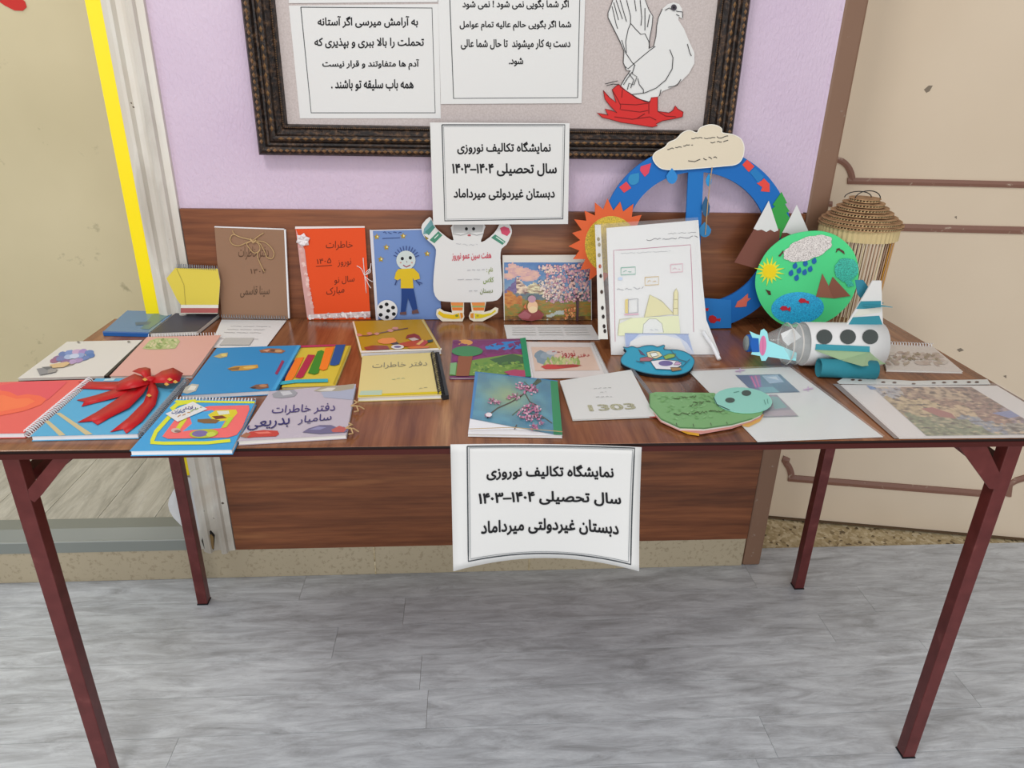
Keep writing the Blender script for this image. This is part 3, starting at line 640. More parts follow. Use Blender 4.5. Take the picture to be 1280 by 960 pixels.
# blue comic notebook in front
r, p = book('spiral_notebook', 'bright blue notebook with a yellow and coral framed cover overhanging the front edge', 'notebook', [(219, 499), (320, 500.5), (290, 561.5), (162, 563.5)], .009, '3f9fd6', page='wirew')
edgecoil(r, p, (222, 498), (319, 500), .009, 'wirew', 24, .0055, .0008)
a = Art(p); Y = 'd8dc3a'
a.poly([(220, 500.5), (319, 502), (318, 504.5), (218, 503)], Y)
a.line([(214, 512), (222, 505.5), (232, 503), (245, 502)], 5, Y).line([(220, 512), (212, 521), (195, 540), (190, 552)], 5, Y, False, 3).line([(188, 553.5), (205, 554.5), (260, 554), (288, 551)], 4, Y, False, 3)
a.poly([(262, 508), (311, 507), (312, 512), (303, 535), (296, 544), (285, 547.5), (210, 549), (203, 546), (218, 526), (228, 516)], 'ec6e6c').poly([(236, 518), (265, 513), (285, 521), (276, 536), (240, 538), (228, 540), (240, 530)], '4aa4d8')
a.line([(232, 523), (227, 530), (222, 537)], 5, 'cfd23c').poly([(260, 519), (270, 513.5), (295, 512.5), (297, 517), (288, 526), (268, 528)], 'd9c832').poly([(265, 521), (278, 520), (284, 523), (270, 525)], '7a3e2c')
a.poly([(271, 514.5), (286, 514), (287, 518), (274, 519.5)], 'd8dcc8').poly([(247, 525), (262, 524), (275, 526), (270, 530), (255, 530), (247, 528)], '80603e').poly([(286, 522), (292, 523), (283, 535), (277, 536)], 'b9cf3c')
a.ell(220, 539, 6, 3, 'cdb3a8').ell(222, 540, 4, 1.6, '8b6f6a').ell(255, 543, 18, 5.6, 'b4b83a', -4).ell(250, 543, 10, 4, '7a6aa0', -4).ell(264, 544, 6, 3, 'c3cf50', -4)
a.mk('cover_print', r)
pp = p.up(.0025); slab('note_card', pp, [(207, 517), (241, 502), (259, 511), (222, 527)], .0006, 'paper', r)
a = Art(pp); a.text('دفتر', [(232, 506), (247, 508), (243, 514), (228, 513)], '5a4c8c', .01).text('خاطرات', [(217, 512), (234, 511), (229, 518), (213, 519)], '3f5c9c', .01).scrib(222, 521, 240, 515, .8, .8, 'c08a50').scrib(238, 514, 252, 509, .8, .8, '8fae5a').mk('handwriting', r)
# blue notebook with stickers
r, p = book('notebook', 'deep sky blue notebook with five small vehicle stickers and a loose back page', 'notebook', [(271, 435), (372, 431.5), (339, 488), (226, 494)], .009, '2f8ac2', page='wirew')
slab('spine', p, [(372, 431.5), (376, 432), (345, 487), (339, 488)], .0088, colmat('3a9ad0', .4), r, lift=.0003)
a = Art(p); a.line([(374, 433), (343, 487)], 2.2, '4aa5d6'); a.mk('spine_edge', r)
a = Art(p)
a = Art(p); a.poly([(324, 438), (335, 435.5), (350, 436), (357, 439), (352, 442), (338, 441), (326, 441)], '9a6244').poly([(328, 438), (338, 437), (334, 440)], 'd9a488').ell(348, 439, 5, 1.8, 'c79a6c').ell(341, 438.5, 3, 1.3, '6a4a3c'); a.mk('sticker', r, 'gloss')
a = Art(p); a.poly([(267, 446), (276, 442), (285, 441), (284, 446), (275, 448)], 'b9a878').ell(280, 444, 3.5, 1.8, 'dcc77a'); a.mk('sticker', r, 'gloss')
a = Art(p); a.poly([(284, 461), (293, 458), (322, 456), (323, 460), (310, 463), (290, 464)], 'c8963c').poly([(284, 461), (300, 459), (298, 463), (287, 463)], '8a6238').ell(312, 459.5, 8, 1.6, 'e0b860', -3); a.mk('sticker', r, 'gloss')
a = Art(p); a.poly([(228, 491), (232, 484), (240, 480), (249, 481), (245, 489), (234, 492.5)], 'b6b4a8').poly([(234, 488), (239, 482), (246, 483), (243, 488)], 'e0ddd2'); a.mk('sticker', r, 'gloss')
a = Art(p); a.poly([(312, 485), (320, 481), (335, 480), (336, 485), (324, 487)], '7c5540').ell(329, 482.5, 5, 1.8, 'b98258').ell(317, 485, 3, 1, '3c2a28'); a.mk('sticker', r, 'gloss')
a = Art(p); a.line([(354, 451), (349, 461), (345, 468)], 3.4, '96285a'); a.mk('sticker', r, 'gloss')
# striped yellow booklet
r, p = book('booklet', 'yellow booklet with coloured stripes of foam beside the blue sticker notebook', 'booklet', [(375, 434.5), (439, 432), (419, 482), (352, 484)], .005, 'd6bd3e')
a = Art(p, .0012); a.poly([(375, 432.6), (420, 431.2), (418, 433.5), (376, 435)], 'b8325a')
for pts, c in (([(361, 452), (370, 451), (357, 472), (352, 480), (347, 480)], '20386e'), ([(370, 448.5), (380, 447), (369, 470), (364, 477), (356, 477), (357, 473)], 'ee7a20'), ([(385, 444), (394, 444.5), (379, 472), (375, 473.5), (369, 472.5)], 'b02846'),
               ([(397, 440), (402, 438.5), (407, 441), (398, 467), (393, 469), (385, 467)], '3f8424'), ([(407, 435.5), (418, 434.5), (409, 462), (404, 464), (399, 462)], 'f07c1e'), ([(420, 432), (432, 431.5), (424, 456), (418, 458), (412, 457)], '24508e')): a.poly(pts, c)
a.line([(350, 480), (370, 477.5), (410, 476.5)], 4.2, '3aa9b8', False, 2); a.line([(437, 433), (417, 481)], 1.2, 'b59c2c'); a.mk('foam_stripes', r, 'foam')
# lavender booklet
r, p = book('booklet', 'pale lavender booklet with large hand lettering, tied with twine at its right edge', 'booklet', [(338, 489), (445, 480), (433, 543), (297, 551)], .008, 'bdb3bd')
a = Art(p); a.poly([(400, 488), (445, 482), (441, 500), (405, 497)], 'a8adc0')
for pts, c in (([(392, 489), (402, 484), (420, 483), (443, 480), (442, 486), (425, 489), (400, 490)], 'a9a08c'), ([(396, 489), (410, 485), (420, 485), (415, 489)], 'd8d2c6'), ([(340, 493), (350, 488), (366, 487), (372, 491), (368, 496), (352, 498), (342, 497)], '9a9aa0'), ([(350, 490), (362, 489), (366, 493), (354, 495)], 'c4c4c8'),
               ([(305, 545), (313, 540), (330, 538), (347, 539), (349, 543), (345, 546), (318, 547), (310, 548)], 'c0453c'), ([(318, 541), (335, 540), (340, 542), (324, 543)], 'e07868'), ([(300, 546), (308, 541), (314, 543), (308, 548)], 'a06a50'), ([(378, 541), (386, 536), (400, 532), (414, 532), (424, 536), (430, 534), (436, 538), (432, 541), (400, 543)], '706a88'), ([(414, 538), (424, 533), (434, 536), (430, 541), (416, 541)], 'b8605a'), ([(386, 538), (398, 534), (408, 535), (400, 538)], '8e8cb0')): a.poly(pts, c)
a.text('دفتر خاطرات', [(341, 508), (420, 504), (418, 517), (339, 520)], '4a3f78', .006).text('سامیار', [(374, 521), (415, 517), (414, 528), (372, 532)], '3c3770', .006).text('بدریعی', [(311, 528), (363, 522), (361, 535), (308, 539)], '33306a', .008)
a.mk('cover_print', r)
for (x, y) in ((444, 508), (437, 536)):
    for s_ in (-1, 1): MB().tube([p.hit(x - 5, y) + p.n * .001, p.hit(x + 2, y + s_ * 2) + p.n * .004, p.hit(x + 4, y + s_ * 5) - p.n * .001, p.hit(x - 1, y + s_ * 7) + p.n * .0005], .0012, 5).mk('twine_tie', 'twine', r)
    MB().tube([p.hit(x - 3, y), p.hit(x + 5, y + 1) + p.n * .002, p.hit(x + 11, y) - p.n * .005], .0013, 5).mk('twine_tie', 'twine', r)
# gold notebook and pale yellow pad
r, p = book('notebook', 'mustard gold notebook with red and orange stickers, set above the pale yellow pad', 'notebook', [(441, 401.5), (530, 399), (552, 437), (451, 441)], .011, 'b98e18', page='wirew')
a = Art(p); a.line([(441.5, 402), (451.5, 440.5)], 2.2, 'e6dfca').line([(451, 440), (552, 436.5)], 2.4, 'ece6da').line([(528, 400), (550, 437)], 2.4, 'cdb667')
a.line([(447, 420), (460, 420), (478, 416), (495, 413), (510, 410.5)], 1.2, '6e4a3a')
for x, y in ((449, 419), (462, 417.5), (471, 417.5), (488, 413.5), (494, 411)): a.ell(x, y, 3.6, 1.8, 'd08a78', 0, 8, .2)
a.poly([(472, 426), (478, 423.5), (492, 422.5), (496, 426), (494, 430), (480, 430.5), (473, 429)], 'f08a22').poly([(488, 430), (496, 428), (499, 430), (494, 432)], '4a3026')
a.poly([(507, 424), (509, 419.5), (518, 417.5), (524, 420), (527, 426), (520, 423), (512, 423)], '8c2420').poly([(510, 424), (518, 422.5), (524, 425), (516, 427)], 'c8b8b0').poly([(499, 430), (512, 427), (530, 425.5), (536, 428), (530, 433), (508, 434), (500, 433)], 'b83a24').poly([(520, 431), (528, 425), (530, 427), (524, 432)], 'e0b060').poly([(534, 426), (541, 425), (541, 428), (535, 429)], '3a4020')
a.poly([(455, 435), (466, 432.5), (484, 433), (487, 437), (470, 438.5), (458, 438.5)], '963c22').ell(497, 434.5, 8, 2.8, 'e4dcd6').ell(497, 434.5, 4.5, 1.3, '6b5a8c').poly([(508, 435), (520, 433.5), (537, 433.5), (535, 436), (514, 437)], 'd8702c'); a.mk('stickers', r, 'gloss')
r, p = book('spiral_notebook', 'pale yellow pad with faint pencilled title, black spiral binding on its right', 'notebook', [(453, 445), (543, 440.5), (552, 493.5), (447, 497)], .008, 'ddcb88', page='page')
slab('black_spine', p, [(544, 440.5), (549, 440), (561, 494), (553, 495)], .008, 'black', r, lift=.0002)
edgecoil(r, p.up(.0015), (542, 442), (552, 493), .008, 'black', 26, .006, .0011)
a = Art(p); a.poly([(448.5, 493.5), (551, 489.5), (551.5, 492.5), (448, 496)], 'd9bf22').poly([(451, 489), (478, 488), (477, 494), (449, 494.5)], 'b5c8b0').text('دفتر خاطرات', [(466, 454), (534, 451), (534, 459), (465, 462)], '8a8570', -.002)
a.scrib(490, 474, 506, 473, .8, .5, 'a8b890').scrib(524, 486, 534, 485, .5, .5, '9a9478').mk('pencil_marks', r)['kind'] = 'stuff'
# collage booklet
r, p = book('booklet', 'purple and green collage booklet with a paper tree and an orange oval sun', 'booklet', [(566, 425), (656, 423), (663.5, 472), (562, 472)], .004, '7a3f6a')
a = Art(p); a.poly([(567, 427), (650, 425), (652, 443), (566, 446)], '7f3f6c').poly([(604, 434), (624, 428), (650, 426), (652, 436), (628, 438), (606, 437)], '3f86c8').poly([(566, 446), (652, 441), (652, 450), (600, 452), (566, 452)], '8a3a70').ell(581, 428.5, 10, 3.6, 'd89a58')
a.specks([(570, 428), (650, 427), (652, 444), (568, 446)], 40, (2, 5), ['7f3f6c', '86457a', '773a66'], .4); a.poly([(563, 457), (600, 449), (640, 443), (653, 444), (658, 468), (590, 470), (562, 470)], '74964a').poly([(612, 450), (640, 443), (654, 447), (655, 455), (625, 457)], '4a6a48')
a.specks([(592, 455), (652, 452), (656, 466), (592, 468)], 70, (1, 3), ['8aa858', '66904a', '9ab05a', '5a7e48'], .5)
a.poly([(573, 446), (591, 446), (586, 471), (570, 471)], '935a40').ell(584, 440, 19.5, 6.5, '4a8a5c').poly([(563, 455), (571, 454), (569, 470), (562, 469)], '7fae7a')
a.poly([(630, 466), (642, 463), (657, 464), (659, 472), (640, 472)], 'b04a6a').poly([(650, 424), (657, 423), (664, 472), (657, 472)], '2f8f62'); a.mk('cover_print', r)
# blossom booklet
p = tilt(.02, TH + .0065, .16, TH + .0115)
r, p = book('booklet', 'teal booklet with cherry blossom print, green spine and a curling white page corner', 'booklet', [(595, 466), (697, 477), (703, 544), (585, 542)], .0055, pl=p, mat=colmat('e6e6ea', .6), page='page')
a = Art(p, .001)
def teal(u, v):
    g = math.exp(-((u - .42) ** 2 + (v - .42) ** 2) / .09) + .16 * nz2(u, v, 6, 3, 2)
    return blend(blend('4f7f9a', '5c95ad', .5 + nz2(u, v, 5, 9, 2)), '93a986', g)
a.grid([(596, 465.5), (690, 476), (692, 543.5), (587.5, 523.5)], 34, 26, teal); a.poly([(594, 465), (598, 465.5), (590, 524.2), (587.5, 523)], '3f80b8')
a.poly([(688, 476), (697, 477), (703, 544.5), (692, 544)], '2f8a5c').line([(594, 465.6), (697, 477)], 1, '3f80b0')
a.line([(673, 474), (664, 484), (656, 492), (650, 497), (638, 504), (622, 511), (613, 518), (609, 524)], 1.6, '4a4438').line([(676, 476), (668, 481)], 4, '4e5a48').line([(656, 492), (662, 503), (672, 508)], 1.2, '4a4438').line([(663, 485), (655, 478)], 1, '5a6a50').line([(664, 518), (676, 520), (690, 530)], 1.2, '5a5a50').line([(650, 512), (640, 520)], 1, '5a6a50').line([(680, 524), (660, 520)], 1, '4a4438').line([(646, 532), (643, 538)], 1.2, '5a4a48')
for x, y, rr in ((659, 486, 8), (650, 484, 6), (666, 489, 7), (645, 497, 6), (636, 499, 4), (616, 503, 5.5), (622, 505, 4), (661, 512, 8), (671, 514, 7), (653, 520, 7), (662, 525, 6), (671, 523, 6), (667, 536, 6), (611, 522, 5), (676, 532, 4)):
    for k in range(14): a.h -= a.step * .9; q_ = random.uniform(.1, 1.05); a.ell(x + rr * q_ * cos(k * 2.4 + x), y + rr * .75 * q_ * sin(k * 2.4 + x), rr * random.uniform(.14, .32), rr * random.uniform(.1, .24), random.choice(['b06488', 'c47c9e', '9c4f76', 'd09ab2', 'b87094', 'd8b0c0', '8c5a70']), k * 30, 7, .2)
    a.h += a.step; a.ell(x, y, rr * .18, rr * .14, '7a3450')
a.ell(611, 522, 4, 2.6, 'e8dce0'); a.line([(586, 540), (640, 538), (703, 543.5)], .9, 'b89a68', False, 3); a.mk('cover_print', r, 'gloss')
# small illustrated plastic folder
r, p = book('folder', 'clear plastic folder with pink illustrated page and white slide binder', 'folder', [(656, 427), (742, 428.5), (762.5, 471.5), (664, 473)], .0022, 'ddd6d2', mat=colmat('dcd4d0', .25))
a = Art(p); a.poly([(664, 434), (738, 434), (750, 463), (669, 464)], 'dcc0ae').ell(678, 447, 10, 8, '7f96a4', 30, 14, .12).ell(684, 445, 9, 5, '93a6b2', 0, 14, .15).ell(690, 441, 7, 3, 'c8c6c6')
a.specks([(686, 448), (722, 448), (724, 456), (680, 457)], 60, (.8, 2), ['a8bc74', '94aa5c', 'c8c88a'], 2); a.poly([(676, 459), (684, 456), (708, 457), (726, 457), (722, 459), (694, 462), (682, 462)], 'c8403c').poly([(690, 457), (716, 456), (728, 457.5), (708, 460)], 'a8403a')
a.text('نوروز', [(700, 439), (718, 439), (720, 448), (702, 448)], 'b82c34', .01).text('دفتر', [(720, 443), (736, 442), (737, 447), (721, 449)], 'b82c34', .0).scrib(690, 440, 700, 442, 1, .8, 'c05a58'); a.mk('page_print', r, 'gloss')
slab('slide_binder', p, [(655, 426), (657.5, 426), (666.5, 473), (664, 474)], .002, 'wirew', r, lift=.002)
slab('clear_edge', p, [(738, 428.5), (742.5, 428.5), (763, 471.5), (757, 471.5)], .001, 'clear2', r, lift=.0022)
# white pad with glitter number
p = tilt(.03, TH + .0036, .22, TH + .0066)
r, p = book('spiral_notebook', 'white spiral pad with the glitter number 1303 along its lower edge', 'notebook', [(700, 476), (789, 462), (819, 520), (716, 524)], .0032, 'd9d9d6', pl=p)
edgecoil(r, p, (790, 462), (815, 494), .003, 'wireg', 24, .0028, .0005)
a = Art(p); a.text('1303', [(734, 506.5), (792, 504), (796, 511.5), (737, 514.5)], '9c9a80', .035, True).scrib(742, 486, 764, 485, .5, .5, '9a9a98').scrib(750, 491, 758, 490.5, .4, .5, 'a2a2a0').scrib(745, 497, 765, 496, .5, .5, '9a9a98'); a.mk('glitter_number', r, 'glitter')['kind'] = 'stuff'
# turquoise oval notebook
OV = [(779, 434), (784, 435), (790, 433), (797, 435), (806, 432.5), (816, 432), (822, 434), (829, 431.5), (831, 433), (830, 437), (845, 437.5), (856, 440), (864, 445), (868, 451), (866, 458), (861, 464), (850, 468), (835, 469), (818, 468), (802, 465), (788, 460), (778, 455), (776, 449), (780, 443), (783, 439)]
OV = closed(OV, 3); p = tilt(.26, TH + .0084, .385, TH + .022)
r, p = book('shaped_notebook', 'turquoise oval cut-out notebook with scalloped top edge and collage in the middle', 'notebook', OV, .0065, '2f9dbd', page='black', back='black', pl=p)
a = Art(p); a.line(OV, .8, '15506a', True)
for pts, c in (([(798, 437), (803, 441), (807, 445), (801, 443)], '5a3a78'), ([(800, 448), (810, 446), (817, 449), (812, 452), (800, 452)], 'a85a6c'), ([(808, 441), (816, 439), (824, 440), (828, 445), (820, 449), (810, 447)], 'e0d4a8'), ([(812, 442), (820, 441), (823, 445), (815, 447)], 'eef0ea'), ([(829, 446), (836, 443), (845, 443), (843, 447), (832, 450)], '8ab04a'), ([(813, 452), (828, 450), (848, 452), (852, 457), (842, 463), (820, 462), (816, 457)], 'e6e4ea'), ([(838, 460), (850, 460), (852, 463), (840, 465)], 'a07844'), ([(845, 453), (852, 454), (849, 457), (842, 457)], 'c8a0c4')): a.poly(pts, c).line(pts, .7, '3a3a3c', True)
a.ell(832, 455, 9, 3.4, '6a5c98').line([(838, 438), (848, 450), (858, 453)], .8, '24506a').line([(852, 460), (862, 450)], .8, '24506a').line([(795, 452), (806, 455)], .8, '24506a'); a.mk('collage', r, 'gloss')
# plastic sleeve with photo prints
r, p = book('plastic_sleeve', 'clear sleeve holding a white sheet with two collage photographs, front middle right', 'sleeve', [(861, 464), (987, 458.5), (1104, 546), (947, 552)], .0012, 'd8dad8', mat=colmat('d9dbd9', .22))
a = Art(p); a.poly([(919, 469), (975, 468), (1000, 490.5), (950, 492)], '4a7390').poly([(920, 470), (936, 469.5), (950, 485), (938, 487)], '34507c').poly([(936, 470), (950, 469), (952, 484), (944, 486)], '7a4a98').line([(939, 471), (945, 484)], 1.5, 'd24a90').line([(944, 470), (949, 484)], 1.5, 'c8508c').poly([(952, 470), (972, 469), (980, 478), (962, 480)], '98b0c8').poly([(958, 472), (970, 471), (974, 476)], 'c8d4e0').poly([(964, 480), (990, 482), (999, 490), (970, 490)], '3a6a86').poly([(948, 485), (966, 484), (975, 491), (952, 492)], '5c9aa6')
a.poly([(962, 494), (971, 494), (998, 521), (954, 522), (940, 514)], '8a8894').poly([(964, 496), (972, 497), (984, 510), (968, 512)], '6fa0a0').poly([(955, 515), (990, 513), (997, 520), (955, 521)], 'a89aa4')
for x, y in ((925, 464), (1010, 487)): a.line([(x - 6, y + 1), (x + 6, y - 1)], 1.4, 'c8a0c8').line([(x, y - 3), (x, y + 3)], 1.4, 'c0a0c8')
a.mk('photo_prints', r, 'gloss'); slab('clear_film', p, [(860, 463), (988, 457.5), (1106, 546.5), (946, 553)], .0003, 'clear', r, lift=.0022)
# turtle
TB = [(812, 492), (820, 490), (850, 490.5), (893, 491), (901, 500), (920, 511), (954, 514), (952, 518), (940, 524), (915, 531), (880, 536), (850, 535), (826, 524), (812, 508)]
r, p = book('shaped_notebook', 'green turtle-shaped paper notebook with pale turquoise head and yellow feet', 'notebook', TB, .0052, '7cab72', z=.0038, page='page', back=colmat('d89a90', .6))
a = Art(p); a.specks([(816, 494), (892, 492), (945, 516), (840, 526)], 90, (1.2, 3), ['78a86c', '84b27a', '74a268', '8ab880'], .5).line(TB[8:] + [TB[0]], 1, '5a8a58')
for l, q in (((842, 499), (872, 496)), ((866, 504), (890, 502)), ((842, 519), (908, 514)), ((862, 508), (880, 506))): a.scrib(*l, *q, 1.2, .8, '4c5a38')
for x in (845, 866, 888, 908): a.line([(x, 531 - abs(x - 866) * .05), (x + 1, 535 - abs(x - 866) * .08)], .8, '4a4a40')
a.mk('pencil_marks', r)['kind'] = 'stuff'
base_ = flat(TH + .006)
for nm, pts, c in (('foot', [(850, 532), (873, 536), (874, 544), (860, 542), (848, 537)], 'd8a030'), ('foot', [(928, 526), (955, 518), (950, 526), (936, 533), (928, 532)], 'dca63a'), ('tail', [(809, 510), (818, 512), (825, 522), (812, 521)], 'a83c2c'), ('rim', [(826, 524), (850, 535), (880, 536), (915, 531), (940, 524), (952, 519), (950, 523), (915, 535), (876, 542), (850, 538)], 'd79a92')):
    slab(nm, flat(TH + .0036 if nm != 'rim' else TH + .0037), pts, .0012, colmat(c, .6), r)
HD = [(893 + 0, 499)]; HD = [(929 + 36.5 * cos(radians(k * 18)) , 500 + 15.8 * sin(radians(k * 18)) + (0.06 * 36.5 * cos(radians(k * 18)))) for k in range(20)]
slab('head', p.up(.0022), HD, .0016, colmat('93cfc0', .6), r)
a = Art(p.up(.0022)); a.ell(933, 491.5, 6, 3.6, '4e5a54').ell(912.5, 500.5, 6, 3.2, '4e5a54').line([(917, 491), (924, 489.5)], .7, '5a8a80').line([(955, 500), (957, 506)], .7, '5a8a80').line([(959, 499), (960, 505)], .7, '5a8a80').line([(892, 497), (896, 506), (912, 513)], .9, '2c3c38').mk('ink_marks', r)['kind'] = 'stuff'
# right hand back spiral booklet
r, p = book('spiral_notebook', 'white spiral notebook with faded brown print, right of the paper aeroplane', 'notebook', [(1100, 430), (1166, 433), (1204, 464.5), (1108, 462)], .0045, 'd3c9c0')
edgecoil(r, p, (1103, 429.5), (1166, 432.5), .0045, 'wirew', 18, .0048, .0007)
a = Art(p); a.specks([(1106, 440), (1170, 441), (1185, 455), (1110, 456)], 60, (2, 6), ['c4b4a8', 'bba99c', 'cabfb4', 'b8a896', 'c0b5a0'], .4).specks([(1115, 441), (1172, 443), (1172, 450), (1118, 450)], 40, (1, 3), ['a0907e', '9a8c74', 'b09c90'], .5)
a.mk('cover_print', r)
# right hand front sleeve with city painting
r, p = book('plastic_sleeve', 'punched plastic sleeve with a muted old-town street painting, front right corner', 'sleeve', [(1049, 481), (1246, 482), (1352, 546), (1124, 548)], .0012, 'dcd6d2', mat=colmat('dcd6d2', .25))
a = Art(p); q4 = [(1090, 484), (1214, 484), (1312, 543), (1158, 545)]
U = lambda u, v: ((q4[0][0]*(1-u)+q4[1][0]*u)*(1-v)+(q4[3][0]*(1-u)+q4[2][0]*u)*v, (q4[0][1]*(1-u)+q4[1][1]*u)*(1-v)+(q4[3][1]*(1-u)+q4[2][1]*u)*v)
def patch(u0, v0, u1, v1, c): a.poly([U(u0, v0), U(u1, v0), U(u1, v1), U(u0, v1)], c)
KEY = [(.12, .08, 'a9aab4'), (.38, .15, '9d7f6c'), (.62, .2, 'b59c84'), (.9, .12, '86685f'), (.12, .38, 'b39d76'), (.3, .35, 'c4ac82'), (.52, .5, 'c8ac88'), (.15, .8, '76805e'), (.36, .72, '84876a'), (.6, .75, '8a92a4'), (.8, .42, '8f6c62'), (.95, .6, '8f7a8a'), (.85, .88, '8f8a84'), (.5, .3, '96705f'), (.75, .65, '9c7468'), (.4, .95, '7a8464')]
def city(u, v):
    uu, vv = u + .09 * nz2(u, v, 7, 1, 2), v + .09 * nz2(u, v, 7, 5, 2)
    c = min(KEY, key=lambda k: (k[0] - uu) ** 2 + (k[1] - vv) ** 2)[2]
    n_ = nz2(u, v * 1.6, 16, 2, 2); return blend(blend(c, 'd2b894', max(0, n_ * 1.3)), '4c3a30', max(0, -n_ * 1.3))
a.grid(q4, 70, 34, city, .35)
a.poly([U(.22, .45), U(.34, .42), U(.44, .55), U(.42, .66), U(.3, .62)], 'a0605a')
a.poly([(1083, 482), (1090, 483), (1096, 487), (1088, 487)], '7a92c0').poly([U(.8, .55), U(1, .5), U(1, .62), U(.88, .66)], '7f86b0'); a.mk('painting_print', r, 'gloss')
slab('punched_strip', p, [(1046, 478), (1055, 472.5), (1090, 474), (1140, 477), (1234, 475), (1238, 481), (1140, 482), (1049, 480.5)], .0006, colmat('cfd0cc', .25), r, lift=.0015)
a = Art(p.up(.0016))
for x, y in ((1066, 475), (1075, 475.5), (1104, 478), (1118, 478.5), (1142, 480), (1167, 479), (1180, 478.5), (1194, 478), (1211, 478), (1221, 478)): a.ell(x, y, 2.6, .9, '5a3a2c')
a.mk('punch_holes', r); slab('clear_margin', p, [(1041, 480), (1049, 480), (1124, 548), (1118, 548)], .0004, colmat('8f8480', .2), r, lift=.0002)
slab('clear_film', p, [(1049, 480), (1246, 481), (1352, 546), (1124, 548)], .0003, 'clear', r, lift=.0035)
# ------------------------------------------------------------------ things standing against the panel
def snap(P, tol=.02):
    return [Vector((p.x, p.y, p.z)) for p in P]
def ground(pl, P, tol=.012):
    d = pl.n.cross(Vector((1, 0, 0))); d = d if d.z > 0 else -d; out = []
    for p in P:
        if p.z < TH + tol: p = p + d * ((TH + .0012 - p.z) / d.z)
        out.append(p)
    return out
def stand(name, label, cat, quad, t, pl, mat, group=None, page='page', ct=.001):
    P = ground(pl, pl.P(quad)); root = thing(name, Vector((cen(P).x, cen(P).y, TH)), label, cat, group)
    slab('cover', pl, P, ct, mat, root, world=True)
    if t > .003: slab('pages', pl, [p + Vector((0, 0, .0)) for p in shrink(P, .001)], t - ct - .0002, page, root, lift=-(ct + .0001), world=True)
    return root
PS = lean(.605, .615)
# kraft notebook, open over a white sheet
q = [(268, 284), (355, 287), (360, 398), (277, 396)]
r = stand('spiral_notebook', 'brown kraft notebook standing open, with a twine bow near its top', 'notebook', q, .006, PS, colmat('94725a', .7))
B = lambda pts, h=.0015: [PS.hit(*x) + PS.n * h for x in pts]
def smooth(pts, n=4):
    out = []
    for i in range(len(pts) - 1):
        a, b, c, d = pts[max(i - 1, 0)], pts[i], pts[i + 1], pts[min(i + 2, len(pts) - 1)]
        for k in range(n):
            t = k / n; out.append(tuple(.5 * (2 * b[j] + (c[j] - a[j]) * t + (2 * a[j] - 5 * b[j] + 4 * c[j] - d[j]) * t * t + (3 * b[j] - a[j] - 3 * c[j] + d[j]) * t ** 3) for j in (0, 1)))
    return out + [pts[-1]]
bow = sub_empty('twine_bow', r, cen(B([(317, 301)])))
slab('page_edge', PS, PS.P([(355, 287), (357, 287), (362, 398), (360, 398)]), .0055, 'wirew', r, lift=-.0002, world=True); slab('page_edge', PS, PS.P([(268, 283), (355, 286), (355, 287.2), (268, 284.2)]), .0055, 'wirew', r, lift=.0001, world=True)
for pts, nm in (([(317, 300), (303, 297), (292, 293), (288, 299), (291, 305), (299, 307), (309, 303), (317, 300)], 'loop'), ([(317, 300), (300, 296), (293, 292), (291, 288)], 'tail'), ([(317, 300), (325, 294), (330, 291)], 'tail'),
                ([(317, 301), (330, 302), (339, 309), (343, 317), (340, 323), (334, 321), (330, 312), (325, 304), (317, 301)], 'loop'), ([(317, 301), (309, 304), (312, 310), (318, 316), (325, 313), (324, 305), (317, 301)], 'loop'), ([(325, 312), (322, 319), (326, 330), (331, 340)], 'tail')):
    MB().tube(B(smooth(pts), .0022), .0012, 6).mk(nm, 'twine', bow, True)
MB().tube(B([(313, 298), (317, 303), (321, 300)], .0035), .0025, 6).mk('knot', 'twine', bow, True)
a = Art(PS); a.text('دفتر خاطرات', [(298, 308), (336, 308), (336, 325), (298, 325)], '5c4230', 0).text('۱۴۰۴', [(313, 336), (333, 336), (333, 342), (313, 342)], '5c4230', 0).text('سینا قاسمی', [(302, 358), (337, 357), (337, 371), (300, 372)], '4e3a2c', -.002); a.mk('handwriting', r)
coil(r, PS.hit(278, 397) + Vector((0, -.003, .004)), PS.hit(359, 399) + Vector((0, -.003, .004)), .0042, 26, 'wireg', .0007)
r, p = book('open_page', '', '', [(277, 399.5), (358, 400.5), (331, 436), (262, 434)], .0022, 'd6d4d2', mat='paper', part_of=r)
a = Art(p)
for k, y in enumerate((408, 412, 416, 424)): a.scrib(288 - k * 4, y, 338 - k * 5, y + .5, .3, .4, 'b4b2b2')
a.poly([(282, 423), (318, 423), (312, 432), (274, 432)], 'bdbbb6'); a.mk('typed_lines', r)['kind'] = 'stuff'
# plain yellow spiral book (left)
q = [(208, 352), (225, 336), (272, 336), (275, 352), (273, 372), (272, 386), (226, 391), (224, 377), (219, 369)]
PY = lean(.585, .60)
r = stand('shaped_notebook', 'small yellow cut-out spiral notebook with pointed left side, standing behind the slate notebook', 'notebook', [(208, 348), (219, 335), (272, 336), (275, 352), (273, 381), (226, 381), (221, 374)], .006, PY, colmat('dcc84e', .5))
a = Art(PY); a.poly([(226, 381.5), (273, 381.5), (273, 385), (226, 385)], 'e6e2d4').poly([(226, 385), (273, 385), (272, 391), (226, 391)], 'b0605c').line([(221, 336), (230, 356), (232, 381)], .8, 'b0a045')
a.mk('cover_print', r)
slab('hem', PY, ground(PY, PY.P([(226, 381), (273, 381), (272, 392), (226, 392)])), .001, colmat('e2dccc', .6), r, world=True)
coil(r, PY.hit(221, 332.5), PY.hit(271, 335), .0045, 18, 'wireg', .0007)
